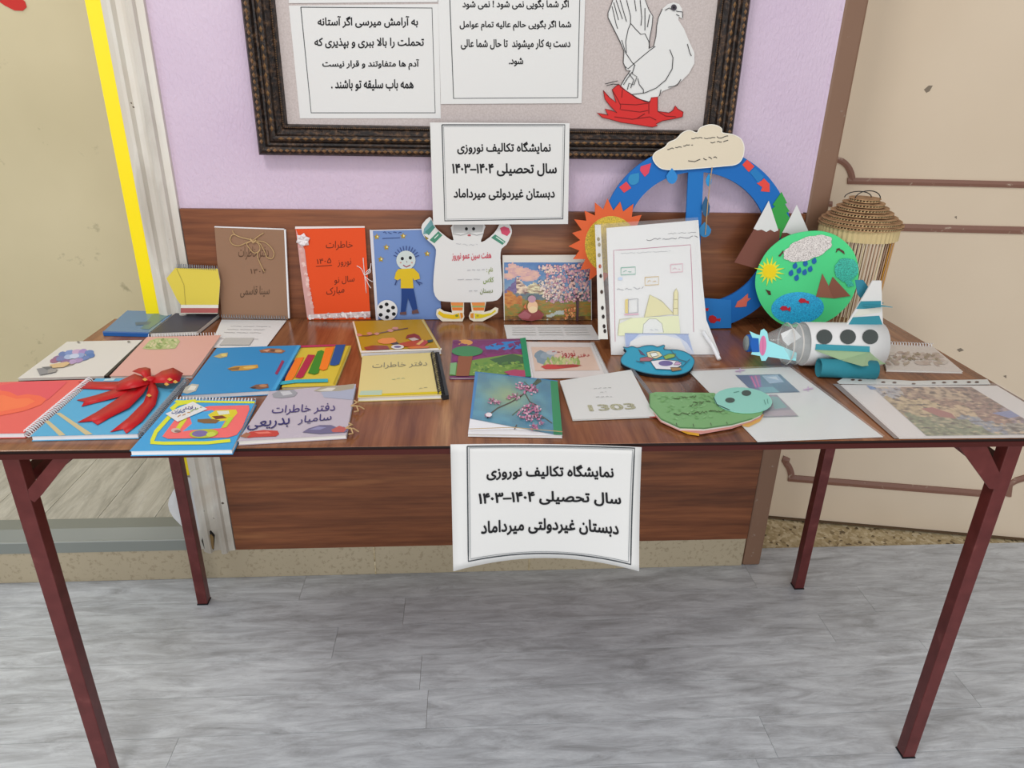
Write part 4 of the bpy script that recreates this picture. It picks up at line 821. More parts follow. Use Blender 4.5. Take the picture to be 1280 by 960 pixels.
# orange book
q = [(369, 284), (456, 283), (463, 396), (384, 398)]
r = stand('booklet', 'orange booklet with white lace edges and ribbon flower, standing against the panel', 'booklet', q, .006, PS, colmat('e24e1c', .55))
a = Art(PS, .0008); a.poly([(369, 283), (456, 282.5), (456, 284.5), (369, 286)], 'e8dcd8').poly([(370, 286), (375, 300), (381, 312), (390, 390), (392, 396), (384, 397), (376, 340)], 'd0a09a')
for k in range(34): a.h -= a.step * .9; a.ell(376 + k * .45 + random.uniform(-1, 1), 306 + k * 2.6, 2.4, 2, random.choice(['dcb4ac', 'd8a8a0', 'e6c4bc', 'd49c94']), 0, 7, .3)
a.poly([(386, 393), (463, 389), (463, 396), (385, 398)], 'd6c8c6').specks([(386, 393), (462, 390), (462, 396), (386, 398)], 70, (.8, 2), ['f0e8e6', 'b8a4a4', 'd8ccca', 'c4b4b4'])
a.mk('lace', r)
a = Art(PS); c_ = '5a2414'
a.text('خاطرات', [(408, 301), (441, 301), (441, 312), (407, 313)], c_, -.004).text('نوروز', [(422, 325), (439, 323), (439, 333), (422, 334)], c_, -.004).text('۱۴۰۵', [(396, 324), (414, 322), (414, 329), (396, 330)], c_, -.004).line([(395, 333), (415, 331.5)], .8, c_).text('سال نو', [(418, 346), (443, 344), (443, 354), (418, 356)], c_, -.004).text('مبارک', [(408, 360), (431, 357), (430, 368), (408, 371)], c_, -.004); a.mk('handwriting', r)
fw = MB(); c0 = PS.hit(379, 300) + PS.n * .002
for k in range(6):
    g = k * pi / 3 + .3; d = Vector((cos(g), 0, sin(g))); e = Vector((-sin(g), 0, cos(g)))
    fw.add([c0, c0 + d * .010 + e * .006 + PS.n * .003, c0 + d * .016, c0 + d * .010 - e * .006 + PS.n * .003, c0 + d * .009 + PS.n * .006], [(0, 1, 4), (1, 2, 4), (2, 3, 4), (3, 0, 4)])
fw.mk('ribbon_flower', 'whitestring', r)
for pts in ([(454, 322), (456, 345), (458, 366)], [(456, 344), (462, 338), (464, 329)], [(456, 344), (463, 340), (462, 336), (457, 341)], [(456, 345), (452, 336), (446, 332)], [(456, 345), (462, 350), (466, 352)], [(456, 345), (461, 356), (464, 360)]): MB().tube(B(smooth(pts, 3), .0018), .0009, 5).mk('lacing', 'whitestring', r, True)
# boy drawing folder
q = [(463, 288), (546, 286), (552, 399), (470, 401)]
r = stand('booklet', 'blue booklet with a drawn boy in yellow shirt and a football, standing upright', 'booklet', q, .004, PS, colmat('6f8bc0', .5))
a = Art(PS); a.poly([(462, 287), (466, 287.5), (473, 400), (470, 400)], 'd4d4dc').line([(463, 288), (546, 286)], 1.2, 'd8d8e0')
for x, y in ((471, 296), (504, 295), (483, 309), (476, 324), (534, 317)):
    S_ = []
    for k in range(10): rr = 4.2 if k % 2 == 0 else 2; S_.append((x + rr * cos(k * .628 - 1.57), y + rr * sin(k * .628 - 1.57)))
    a.poly(S_, 'a98c2a').poly([(x, y - 2), (x + 2.5, y), (x, y + 1)], 'f0e2a0')
a.line([(478, 298), (500, 297)], .8, '3a4c7c').scrib(479, 291, 502, 290, 1.4, .8, '34467a')
for g in range(-70, 80, 14): a.line([(508 + 11 * sin(radians(g)), 325 - 11 * cos(radians(g))), (508 + 17 * sin(radians(g)), 325 - 18 * cos(radians(g)))], 1, '3a4a80')
a.ell(507.5, 325, 12, 12, 'c9d3d0').ell(503, 323, 2, 2.2, '1c1c20').ell(513, 322, 2, 2.2, '1c1c20').line([(508, 326), (509, 328)], .8, '8a6a60').line([(504, 331), (508, 333.5), (513, 331)], 1.4, '9a4a58').ell(501, 328, 1.2, 1, 'c89a90').ell(515, 328, 1.2, 1, 'c89a90')
a.poly([(498, 336), (517, 335), (524, 342), (525, 348), (518, 350), (516, 347), (517, 360), (501, 360), (501, 348), (497, 350), (493, 348), (495, 340)], 'd8b824').poly([(502, 360), (517, 360), (520, 375), (522, 387), (516, 388), (510, 372), (507, 390), (501, 391), (502, 375)], '1f3f7e')
a.poly([(500, 390), (508, 389), (508, 393), (500, 393)], '6a4a48').poly([(515, 388), (522, 386), (524, 391), (515, 392)], '6a4a48').line([(496, 350), (494, 356)], 1.4, '34467a').line([(520, 350), (525, 356)], 1.4, '34467a').line([(523, 352), (528, 354)], 1, '34467a')
a.ell(484, 387.5, 13, 13, 'dedede', 0, 24)
for x, y in ((483.5, 380), (491.5, 384), (492.5, 392), (485.5, 388), (476.5, 383), (476, 393), (484, 396)): a.ell(x, y, 2.6, 2.4, '18181a', 0, 8)
a.mk('drawing', r)
# landscape picture with a typed page
PA = lean(.598, .610)
r = stand('picture_card', 'printed painting of blossom tree and snowy mountains, propped upright on the panel', 'picture', [(628, 319), (739, 318.5), (739.5, 406), (630, 406)], .002, PA, colmat('ddd8cf', .55))
a = Art(PA)
def scene_(u, v):
    n = nz2(u, v, 9, 4, 2); m = nz2(u, v * 2.2, 14, 8, 2)
    c = blend('3f6ea8', '7f9cb4', v * 1.8 + n * .4)
    for cx, cy, rx, ry in ((.1, .1, .09, .09), (.2, .15, .12, .08), (.34, .2, .08, .07), (.06, .22, .08, .06), (.28, .26, .12, .05)):
        d = ((u - cx) / rx) ** 2 + ((v - cy) / ry) ** 2 + n * .8
        if d < 1: c = blend('dcb09c', 'c89a9c', d + m)
    h1 = .24 + abs(u - .15) * 1.5 + n * .04; h2 = .32 + abs(u - .34) * 1.1 + n * .05
    if v > h1 and v < .54: c = blend('5c4c7e', '7c6a94', .5 + m) if u < .14 else blend('e4ccae', '6c4c50', .35 + m * 1.6 - (u - .14) * .4)
    if v > h2 and u > .26 and v < .54: c = blend('dcd4ac', '8c705c', .3 + m * 1.5)
    if .5 < v + n * .05 < .66: c = blend('56687c', '6c7a74', .5 + m)
    if v + n * .06 > .62: c = blend(blend('a07c30', '76803c', .5 + m * 1.4), 'b06428', max(0, nz2(u, v * 3, 7, 12, 2) * 1.3))
    if u < .2 and .52 < v + n * .1 < .7: c = blend('b0662c', 'c88840', .5 + m * 1.5)
    if v > .88: c = blend(c, '5c3820', .5 + m)
    if .48 < u < .68 and .8 < v + (u - .6) * .4 + m * .05 < .86: c = 'b4bcb4'
    return c
a.grid([(630, 328), (738, 328), (739, 405), (631, 405)], 64, 46, scene_, .3)
a.line([(721, 405), (722, 385), (720, 365), (714, 350), (708, 338)], 3, '4a2c38').line([(721, 378), (730, 360), (736, 342)], 2, '4a2c38').line([(720, 370), (705, 358), (690, 350)], 1.4, '4a2c38').line([(716, 352), (722, 336)], 1.6, '4a2c38')
a.specks([(682, 330), (737, 329), (737, 376), (680, 378)], 520, (.6, 1.9), ['d8a4ac', 'c88c9c', 'e4bcb4', 'b87c94', 'dcb0a0', 'b88090', 'e8c8b8', 'c09aa0']).specks([(672, 332), (690, 330), (690, 340), (676, 342)], 40, (.6, 1.6), ['e0c0b8', 'd8a8a8', 'e8ccb0']).specks([(672, 350), (700, 348), (704, 376), (678, 372)], 160, (.6, 1.6), ['dcc8b8', 'c8a8a0', 'e4d0c0', 'a8a0b0']).specks([(705, 384), (718, 384), (718, 396), (706, 398)], 50, (.6, 1.5), ['d8884c', 'e0a060', 'c87048']).line([(721, 402), (722, 372)], 2.6, '4c2e34')
a.poly([(648, 392), (655, 386), (672, 386), (680, 392), (676, 398), (664, 401), (652, 399)], '8c3c3c').poly([(647, 393), (656, 388), (664, 393), (660, 398), (650, 397)], 'a85c64').ell(665.5, 382.5, 6.5, 8, 'e8bc94').ell(664.5, 373, 5, 4.5, 'b88c9c').ell(666, 386, 5.5, 4, 'ecd0a4').poly([(654, 383), (657, 378), (658, 386)], 'c86430'); 
for v_ in a.mb.V: v_.z = max(v_.z, TH + .0015)
a.mk('painting_print', r, 'gloss')
r, p = book('folded_page', '', '', [(630, 406), (739.5, 406), (750, 424.5), (634, 424.5)], .0018, 'dcdad6', mat='paper', part_of=r)
a = Art(p)
for y in (410, 413, 416, 419): a.scrib(640, y, 736 + (y - 410) * .6, y, .2, .4, 'b8b8b2', 30)
a.mk('typed_lines', r)['kind'] = 'stuff'
# paper man
PM = lean(.590, .602)
r = thing('paper_doll', (PM.hit(586, 398).x, .59, TH), 'white paper cut-out of a bearded old man with raised arms and curled yellow shoes', 'paper figure')
BD = [(567, 279), (604, 279), (605, 288), (603, 296), (601, 302), (606, 301), (617, 292), (622, 285), (626, 279), (636, 280), (640, 288), (638, 296), (633, 306), (627, 311), (625.5, 322), (627, 342), (628, 364), (624, 373), (616, 376.5), (590, 378), (556, 377), (547, 374), (542, 364), (542, 345), (544, 325), (545, 312), (540, 305), (530, 296), (527, 287), (528, 280), (537, 271), (541, 277), (545, 285), (553, 292), (562, 299), (567, 300), (565, 291)]
slab('body', PM, closed(BD, 2), .0012, 'paper', r)
for pts in ([(563, 375), (580, 375), (580, 391), (565, 391)], [(588, 376), (608, 376), (605, 391), (590, 391)]): slab('leg', PM.up(-.0013), pts, .001, colmat('e0d8c4', .6), r)
sh = [[(545, 393), (546, 387), (550, 385.5), (555, 389), (565, 391), (574, 388.5), (579, 389), (580.5, 396), (578, 401), (568, 401), (553, 399.5), (547, 397)], [(586, 395), (588, 390), (593, 389), (604, 390.5), (613, 388), (619, 384), (623, 385.5), (622, 391), (614, 396), (603, 400), (592, 401), (587, 399)]]
for pts in sh: slab('shoe', PM, ground(PM, PM.P(pts), .006), .0012, colmat('e4dcc8', .6), r, world=True)
a = Art(PM, .0004)
for pts, c in (([(530, 286), (539, 274), (543, 284), (535, 292), (529, 293)], '6f9ea4'), ([(531, 290), (541, 281), (544, 284), (536, 294)], '4c8a80'), ([(537, 300), (548, 289), (553, 294), (543, 304)], '4a8a70'), ([(530, 294), (536, 298), (533, 300)], '8a7a3c'), ([(614, 297), (619, 293), (632, 302), (628, 306)], '4a8a72'), ([(625, 285), (630, 283), (636, 285), (638, 290), (634, 295), (627, 292)], 'cc4c68'), ([(567, 281), (604, 281), (603, 290), (566, 291)], 'b9b9b8')): a.poly(pts, c)
a.line([(543, 298), (548, 293)], 1.2, 'cfe0d4').line([(620, 296), (630, 303)], 1.2, 'cfe0d4').ell(583, 286, 1.9, 2.1, '1e1e20').ell(592, 286, 1.9, 2.1, '1e1e20').ell(586.5, 294, 2.2, 1.2, 'b05a60').line([(566, 292), (576, 294), (586, 291), (596, 294), (604, 292)], .7, '9a9a9a')
a.scrib(570, 305, 597, 306, .9, .5, 'b8b8bc').text('هفت سین عمو نوروز', [(565, 316), (614, 315), (614, 325), (565, 326)], 'cc2c48', .012)
a.text('نام :', [(608, 334), (616, 334), (616, 342), (608, 343)], '8c9a30', .01).text('کلاس', [(604, 346), (617, 346), (617, 354), (604, 355)], '7c9430', .01).text('دبستان', [(600, 360), (616, 360), (616, 367), (600, 368)], '6a7a28', .01)
for x0, x1, y in ((584, 606, 337), (572, 602, 349), (586, 599, 363)): a.scrib(x0, y + .5, x1, y, .5, .6, 'a4a4aa')
a.mk('drawing', r)
a = Art(PM.up(-.0013))
for x0, x1 in ((563.5, 579), (589.5, 606)):
    a.poly([(x0, 378), (x1, 378), (x1, 382), (x0 + 1, 382)], 'e08a48').poly([(x0 + 1, 382), (x1, 382), (x1, 384), (x0 + 1, 384)], '9cae6a').poly([(x0 + 1.5, 384.3), (x1 - .5, 384.3), (x1 - 1, 388), (x0 + 2, 388)], 'e07c34')
a.mk('striped_socks', r)
a = Art(PM, .0006); a.poly([(547, 392), (549, 388.5), (555, 392), (566, 393.5), (574, 391), (575, 398), (566, 399), (554, 397)], 'e6c018').poly([(575, 391), (578, 391), (579, 396), (576, 399)], 'd88a30').poly([(593, 391.5), (604, 393), (614, 391), (619, 387), (620, 389), (613, 394), (602, 397.5), (594, 398.5)], 'dcc824').poly([(588, 392), (592, 391), (592, 398), (588, 397)], 'd88a30').ell(571, 394.5, 2, 1.5, '7a8a30').ell(597, 394.5, 1.6, 1.2, 'b0a030'); a.mk('shoe_colour', r)
# ------------------------------------------------------------------ big blue ring of the water cycle
PR = Plane((0, .537, TH), Vector((0, -.36, .043)))
R_ = thing('water_cycle_wheel', (PR.hit(880, 408).x, .56, TH), 'large blue foam ring with cloud, sun and mountains, leaning on the wall', 'craft wheel')
def ringpts(rx, ry, a0, a1, n, cx=871, cy=297): return [(cx + rx * cos(radians(a0 + (a1 - a0) * k / n)), cy + ry * sin(radians(a0 + (a1 - a0) * k / n))) for k in range(n + 1)]
outer, inner = ringpts(119, 115, 0, 360, 96)[:-1], ringpts(88, 82, 0, 360, 96)[:-1]
Po, Pi = PR.P(outer), PR.P(inner); n = 96; Pb = [min(p.z for p in Po)]
Po = ground(PR, Po, .0); V = Po + Pi + [p - PR.n * .006 for p in Po + Pi]; Fc = []
for i in range(n):
    j = (i + 1) % n; Fc += [(i, j, n + j, n + i), (2 * n + i, 3 * n + i, 3 * n + j, 2 * n + j), (i, 2 * n + i, 2 * n + j, j), (n + i, n + j, 3 * n + j, 3 * n + i)]
mk('ring', V, Fc, colmat('1668b6', .6), R_)
slab('spoke', PR.up(-.0003), [(861, 205), (880, 205), (872, 420 - 36), (852, 384)], .005, colmat('1b70ba', .6), R_)
slab('joint_patch', PR.up(.0024), [(871, 372), (914, 375), (914, 410), (868, 411)], .0022, colmat('2478c2', .5), R_)
CL = [(816, 196), (820, 190), (831, 184), (836, 178), (845, 174), (853, 166), (862, 163), (871, 166), (875, 160), (886, 156), (896, 157), (902, 161), (903, 166), (915, 168), (924, 172), (928, 177), (930, 184), (929, 194), (925, 202), (918, 206), (905, 207.5), (870, 210.5), (846, 212), (828, 211), (819, 204)]
CL = closed(CL, 3)
slab('cloud', PR.up(.006), CL, .003, colmat('dccfb8', .75), R_)
a = Art(PR.up(.006)); a.line(CL, 1.1, 'ebe6da', True).scrib(864, 173, 912, 171, 1.2, .9, '3c3c3c').scrib(888, 178, 912, 176, 1.2, .9, '3c3c3c').scrib(834, 186, 866, 181, 1.4, .9, '4a4844').scrib(879, 199, 898, 196, 1.8, .9, '2e2e2e').line([(860, 201), (868, 202), (875, 199)], .9, '3a3a3a'); a.mk('handwriting', R_)
def drop(cx, cy, w_, h_, c, pl=PR, up=.007, a_=0, nm='raindrop', par=None):
    P = []
    for k in range(14):
        t = 2 * pi * k / 14; u = w_ * cos(t) * (1 if sin(t) > 0 else max(0, 1 + sin(t)) ** .6); v = h_ * sin(t); g = radians(a_); P.append((cx + u * cos(g) - v * sin(g), cy + u * sin(g) + v * cos(g)))
    return slab(nm, pl.up(up), P, .0016, colmat(c, .5), par or R_)
drop(840, 220, 7, 10, '2a83c8'); drop(886, 225, 3.6, 8, '2490d0'); drop(882.5, 258, 5, 13, '285a82'); drop(881, 287, 8, 9.5, '2e7eb4')
MB().tube([PR.hit(888.5, 209) + PR.n * .009, PR.hit(886, 225) + PR.n * .0095, PR.hit(883, 255) + PR.n * .009, PR.hit(880, 293) + PR.n * .009], .0011, 5).mk('hanging_string', 'twine', R_)
drop(793, 223, 7, 9, '2a86b8', PR, .0012, 40)
for pts, c in (([(801, 208), (814, 204), (811, 216), (806, 221), (800, 213)], 'd8445c'), ([(774, 234), (783, 227), (789, 235), (780, 241)], 'd8444c'), ([(928, 206), (934, 199.5), (943, 208), (936, 215)], 'e2483c'), ([(937, 215), (944, 210), (955, 221), (948, 229)], '2478b8'), ([(946, 229), (952, 226), (955, 223), (962, 230), (962, 240), (951, 239), (953, 234)], 'e04a40'), ([(919, 384), (922, 377), (927, 374), (935, 367), (935, 373), (939, 373), (934, 377), (933, 383), (925, 384)], 'd86a58')): slab('arrow', PR.up(.0012), pts, .001, colmat(c, .6), R_)
for x, y in ((876, 386), (891, 399)): slab('fish', PR.up(.0036), [(x - 5.5, y), (x - 4, y - 4), (x, y - 5), (x + 4, y - 3), (x + 5, y - .5), (x + 10, y - 1), (x + 9, y + 3), (x + 5, y + 2), (x + 2, y + 5), (x - 3, y + 4.4)], .001, colmat('bb2228', .6), R_)
SU = []
for k in range(40):
    rr = (1.0 if k % 2 else .76) * (1 + .04 * sin(k * 5)); g = radians(9 * k + 4); SU.append((764 + 52 * rr * cos(g), 303 + 54 * rr * sin(g)))
slab('sun_rays', PR.up(.0042), SU, .0025, newmat('orange_foam', .6, 'd8581c'), R_)
a = Art(PR.up(.0042)); a.ell(764, 306, 33, 36, 'b59a20', 0, 30); a.mk('sun_disc', R_, 'glitter')
MP = PR.up(.0035)
slab('mountain', MP, [(943, 286), (975, 286), (974, 302), (960, 330), (946, 336), (918, 328)], .0025, colmat('7c4c40', .7), R_)
slab('mountain', MP.up(-.0003), [(978, 290), (1008, 291), (1004, 330), (960, 332), (976, 300)], .002, colmat('7c4c40', .7), R_)
slab('pine_tree', MP.up(-.001), [(977, 240), (984, 254), (981, 255), (987, 264), (983, 266), (990, 277), (984, 278), (975, 298), (968, 292), (964, 262), (969, 258), (966, 256)], .0015, colmat('3a9c48', .7), R_)
slab('snow_cap', MP.up(.001), [(961, 251), (973, 288), (968, 290), (963, 287), (958, 290), (952, 287), (947, 288), (942, 286)], .001, 'paper', R_)
slab('snow_cap', MP.up(.001), [(996, 256), (1011, 290), (1004, 293), (998, 291), (990, 294), (984, 291), (978, 291)], .001, 'paper', R_)
# ------------------------------------------------------------------ green disc
PG = Plane((.52, .521, TH), Vector((-.354, -1, .05)))
GD = [(944, 352), (947, 336), (957, 317), (970, 304), (985, 295), (1004, 290), (1026, 289), (1046, 295), (1062, 308), (1070, 322), (1073.5, 340), (1070, 360), (1061, 379), (1045, 395), (1028, 404), (1006, 409), (985, 408), (967, 399), (953, 383), (946, 367)]
GD = closed(GD, 4)
G_ = thing('nature_disc', (PG.hit(1005, 409).x, .532, TH), 'green foam disc with glitter pond, grey cloud and yellow sun, before the lantern', 'craft disc')
slab('disc', PG, GD, .005, colmat('50d688', .6), G_)
def foam(nm, pts, c, up=.0018, mat=None): return slab(nm, PG.up(up), pts, .0016, mat or colmat(c, .6), G_)
a = Art(PG.up(.0003)); a.ell(997, 385, 33, 20, '1f9cd0', -3, 28); a.mk('pond', G_, 'glitter')
for x, y in ((980, 385.5), (1003, 376)):
    foam('fish', [(x - 5, y), (x - 2, y - 3), (x + 3, y - 2.5), (x + 5, y), (x + 8, y - 2 + (2 if x > 1000 else 0)), (x + 8, y + 4), (x + 4, y + 2), (x - 2, y + 3)], 'c8283c', .003)
CG = []
for k in range(36): g = radians(10 * k); rr = 1 + .09 * abs(sin(k * .9)); CG.append((1010 + 29 * rr * cos(g) - 3 * sin(g), 310.5 + 14.5 * rr * sin(g) - 7 * cos(g)))
a = Art(PG.up(.0018)); a.poly(CG, 'bfb6b2'); a.mk('cloud', G_, 'glitter')
ST = []
for k in range(32): rr = 17 if k % 2 else 8.5; g = radians(11.25 * k); ST.append((962 + rr * (1 + .15 * sin(k * 2.3)) * cos(g), 339 + rr * (1 + .15 * sin(k * 2.3)) * sin(g)))
foam('sun', ST, 'e8e23a'); foam('sun_centre', [(962 + 8.5 * cos(k * .52), 339 + 8.5 * sin(k * .52)) for k in range(12)], 'f2d418', .0028)
for x, y in ((994, 332), (1007, 329), (1018, 326), (989, 341), (999, 338), (1013, 336), (1006, 340), (996, 347)): drop(x, y, 3, 4.2, '1a62a8', PG, .002, 20, 'raindrop', G_)
foam('mountain', [(1028, 342), (1044, 373), (1020, 371)], '96604c', .002); foam('mountain', [(1041, 346), (1063, 370), (1042, 373), (1036, 358)], '8c5846', .0024)
a = Art(PG.up(.002)); a.ell(1058, 337, 14.5, 15, '2aa08c', 20, 20, .06).poly([(1055, 350), (1064, 350), (1068, 357), (1060, 359)], '2aa08c'); a.mk('bush', G_, 'glitter')
for pts in ([(973, 320), (979, 313), (980, 315), (975, 321)], [(958, 362), (964, 369), (963, 364), (961, 369), (957, 362)], [(1046, 311), (1056, 318), (1055, 314), (1050, 311)], [(1045, 316), (1050, 310), (1046, 311)]): foam('arrow', pts, '5c3a30', .002)
# ------------------------------------------------------------------ punched sleeve with the mosque drawing
PV = Plane((0, .374, TH), Vector((0, -.24, .168)))
SL = thing('plastic_sleeve', (PV.hit(830, 440).x, .462, TH), 'tall punched plastic sleeve with a child-drawn yellow mosque, leaning on the blue wheel', 'sleeve')
PT = ground(PV, PV.P([(758, 285), (873, 275), (878, 350), (883, 400), (900, 446), (764, 444)]), .02)
slab('drawing_sheet', PV, PT, .0008, 'paper', SL, world=True)
PT2 = ground(PV, PV.P([(743, 281), (872, 272.5), (884, 400), (906, 447), (764, 445), (752, 425)]), .02)
nx_, ny_ = 14, 22; V = []
for j in range(ny_ + 1):
    for i in range(nx_ + 1):
        u, v = i / nx_, j / ny_; L0 = PV.hit(743, 281).lerp(PT2[-2], v); R0 = PV.hit(872, 272.5).lerp(flat(TH + .001).hit(893, 447), v) - Vector((.012 * sin(pi * v), 0, 0)); V.append(L0.lerp(R0, u) + PV.n * ((.004 + .004 * noise.noise(Vector((u * 2.2 + v, v * 3.5, 1)))) * (1 - .45 * v)))
fm = mk('clear_film', V, [(j * (nx_ + 1) + i, (j + 1) * (nx_ + 1) + i, (j + 1) * (nx_ + 1) + i + 1, j * (nx_ + 1) + i + 1) for j in range(ny_) for i in range(nx_)], 'clear', SL, smooth=True); fm.modifiers.new('s', 'SOLIDIFY').thickness = .0002
slab('punched_strip', PV.up(.0008), [(743.5, 281), (751, 281), (752, 310), (755, 360), (760, 424), (748, 424), (746, 340)], .0005, colmat('d6d3cc', .3), SL)
a = Art(PV.up(.0008))
for x, y, c in ((748, 299, '8a7a50'), (749, 306, '8a7a50'), (749, 319, '8a7a50'), (750, 333, 'b04a20'), (751, 345, '3a2a24'), (752, 365, '4a3a34'), (753, 385, '2c2422'), (754, 396, '2c2422'), (755, 408, '2c2422'), (756, 414, '2c2422')): a.ell(x, y, 1.8, 2.6, c)
a.mk('punch_holes', SL)
a = Art(PV); RDL = 'b0607c'
for pts in ([(770, 330), (800, 350), (830, 356), (860, 352)], [(775, 290), (800, 300), (812, 330)], [(820, 350), (850, 345), (868, 330)], [(775, 370), (790, 385), (800, 400)]): pass
a.line([(769, 427), (768, 380), (767, 313), (800, 311), (863, 306), (865, 350), (867, 415)], .8, RDL, False, 4)
a.scrib(835, 292, 872, 291, 1, .6, '8a8a8c').scrib(808, 300, 872, 296, 1.2, .8, '6e6e70').scrib(776, 317, 838, 314, .6, .5, 'b0b0b2').scrib(771, 362, 804, 360, 1.5, .7, '8a8a90')
for (x0, y0, x1, y1, c) in ((776, 335, 794, 344, '6aa890'), (806, 347, 823, 357, 'c8a868'), (838, 331, 853, 341, 'd8a8b4')): a.line([(x0, y0), (x1, y0 - 1), (x1, y1 - 1), (x0, y1)], 1, c, True).scrib(x0 + 3, (y0 + y1) / 2, x1 - 3, (y0 + y1) / 2, 1.4, .8, c)
a.poly([(812, 369), (818, 372), (830, 380), (838, 388), (842, 393), (805, 397)], 'd8d098').line([(805, 397), (812, 369), (826, 376), (842, 393)], .8, 'a8a070').poly([(789, 398), (848, 395), (850, 418), (772, 420), (774, 405)], 'dcdeb0')
a.poly([(803, 418), (804, 406), (811, 399), (820, 399), (827, 405), (829, 416)], 'dcdcd8').line([(803, 418), (804, 406), (811, 399), (820, 399), (827, 405), (829, 416)], .8, '9a9c88').poly([(842, 366), (845, 362), (847, 366), (847, 394), (841, 394)], 'dcd29a').line([(841, 394), (842, 366), (845, 361), (847, 366), (847, 394)], .8, 'a89c60').line([(841, 375), (847, 375)], .8, 'a89c60').line([(841, 386), (847, 386)], .8, 'a89c60')
a.poly([(781, 375), (785, 374), (785, 392), (781, 392)], 'd8c060').line([(785, 375), (797, 374), (797, 391), (785, 392)], .9, '8a8a90', True).line([(780, 394), (798, 393)], 1.6, 'd8a0b4').ell(775, 349, 3, 2, 'b8c8e0').scrib(812, 413, 824, 413, .6, .7, '9aa0b0').line([(772, 420), (774, 400), (790, 398)], .8, 'b8b890').mk('child_drawing', SL)
p2 = Plane(PV.o, PV.n)
a = Art(PV.up(.003)); a.poly([(781, 417), (860, 418), (868, 443), (782, 443)], 'c4cbdc').poly([(781, 417), (800, 417), (790, 426), (783, 440)], '8fa2cc').poly([(842, 417), (860, 418), (866, 440), (858, 428)], '8fa2cc').poly([(784, 443), (788, 427), (802, 420), (830, 419), (850, 424), (860, 443)], 'dcdad8').line([(781, 417), (861, 418)], 1, '6a7cac').mk('blue_corner_print', SL)
tb = MB().tube([PV.hit(877, 416) + PV.n * .009, PV.hit(889, 434) + PV.n * .009, flat(TH + .0046).hit(899, 449)], .0044, 10)
tb.mk('slide_tube', 'wirew', SL, True)
# ------------------------------------------------------------------ paper aeroplane on a plastic bottle
RB = .043; zc = TH + .0455
A0, A1 = flat(zc).hit(1004, 431) + Vector((0, .006, 0)), flat(zc).hit(1100, 432) + Vector((0, .006, 0))
ax = (A1 - A0).normalized(); s_up = Vector((0, 0, 1)); s_f = ax.cross(s_up).normalized()
if s_f.y > 0: s_f = -s_f
ln = (A1 - A0).length
AP = thing('toy_aeroplane', Vector((cen([A0, A1]).x, cen([A0, A1]).y, TH)), 'toy aeroplane from a clear bottle with white paper body, grey windows and teal fins', 'toy aeroplane')
def circ(x, r, n=32): c = A0 + ax * x; return [c + (s_up * cos(2 * pi * k / n) + s_f * sin(2 * pi * k / n)) * r for k in range(n)]
def lathe(name, prof, mat, n=32, par=AP, cap=False):
    V = []; Fc = []
    for x, r in prof: V += circ(x, r, n)
    for i in range(len(prof) - 1): Fc += [(i * n + k, i * n + (k + 1) % n, (i + 1) * n + (k + 1) % n, (i + 1) * n + k) for k in range(n)]
    if cap: Fc += [tuple(range(n)), tuple(range((len(prof) - 1) * n, len(prof) * n))]
    return mk(name, V, Fc, mat, par, smooth=True)
lathe('paper_body', [(0, RB), (ln * .5, RB), (ln, RB + .0006), (ln, RB - .0006), (0, RB - .001), (0, RB)], 'paper')
lathe('clear_bottle', [(ln - .002, RB - .004), (.0, RB - .0018), (-.018, RB - .003), (-.026, RB - .0045), (-.034, RB - .003), (-.040, RB - .010), (-.060, .024), (-.078, .015), (-.086, .0135), (-.099, .0135)], 'clear2')
for x in (-.012, -.030): lathe('bottle_ridge', [(x, RB - .0025), (x - .0015, RB - .001), (x - .003, RB - .0025)], colmat('c4c0ba', .2))
lathe('bottle_cap', [(-.090, 0), (-.090, .0165), (-.106, .0175), (-.110, .0165), (-.1102, 0)], colmat('1f62b4', .35), 24)
lathe('cap_disc', [(-.1104, 0), (-.1104, .0155), (-.1125, .014), (-.1127, 0)], colmat('8f9896', .5), 24)
def onbody(px, py, r=RB + .0008):
    d = FW + RT * ((px - 640) / F) - UP * ((py - 480) / F); o = EYE - A0
    d_ = d - ax * d.dot(ax); o_ = o - ax * o.dot(ax); A_ = d_.dot(d_); B_ = 2 * d_.dot(o_); C_ = o_.dot(o_) - r * r; D = B_ * B_ - 4 * A_ * C_
    t = (-B_ - math.sqrt(max(D, 0))) / (2 * A_); return EYE + d * t
for x in (1030.5, 1060, 1088): mk('window', [onbody(x, 421, RB + .0018)] + [onbody(x + 10 * cos(k * .349), 421 + 9.3 * sin(k * .349), RB + .0018) for k in range(18)], [(0, k + 1, (k + 1) % 18 + 1) for k in range(18)], colmat('4b504e', 1.), AP)
def quadstrip(name, pts, c, r=RB + .0012, par=AP):
    n = 12; V = []; tl, tr, br, bl = pts
    for j in range(3):
        for i in range(n + 1):
            u, v = i / n, j / 2; V.append(onbody((tl[0]*(1-u)+tr[0]*u)*(1-v)+(bl[0]*(1-u)+br[0]*u)*v, (tl[1]*(1-u)+tr[1]*u)*(1-v)+(bl[1]*(1-u)+br[1]*u)*v, r))
    o = mk(name, V, [(j * (n + 1) + i, j * (n + 1) + i + 1, (j + 1) * (n + 1) + i + 1, (j + 1) * (n + 1) + i) for j in range(2) for i in range(n)], colmat(c, .55), par); m_ = o.modifiers.new('s', 'SOLIDIFY'); m_.thickness = .0006; return o
quadstrip('wing_root', [(1020, 430), (1087, 433), (1087, 440), (1019, 437)], '3d93a2')
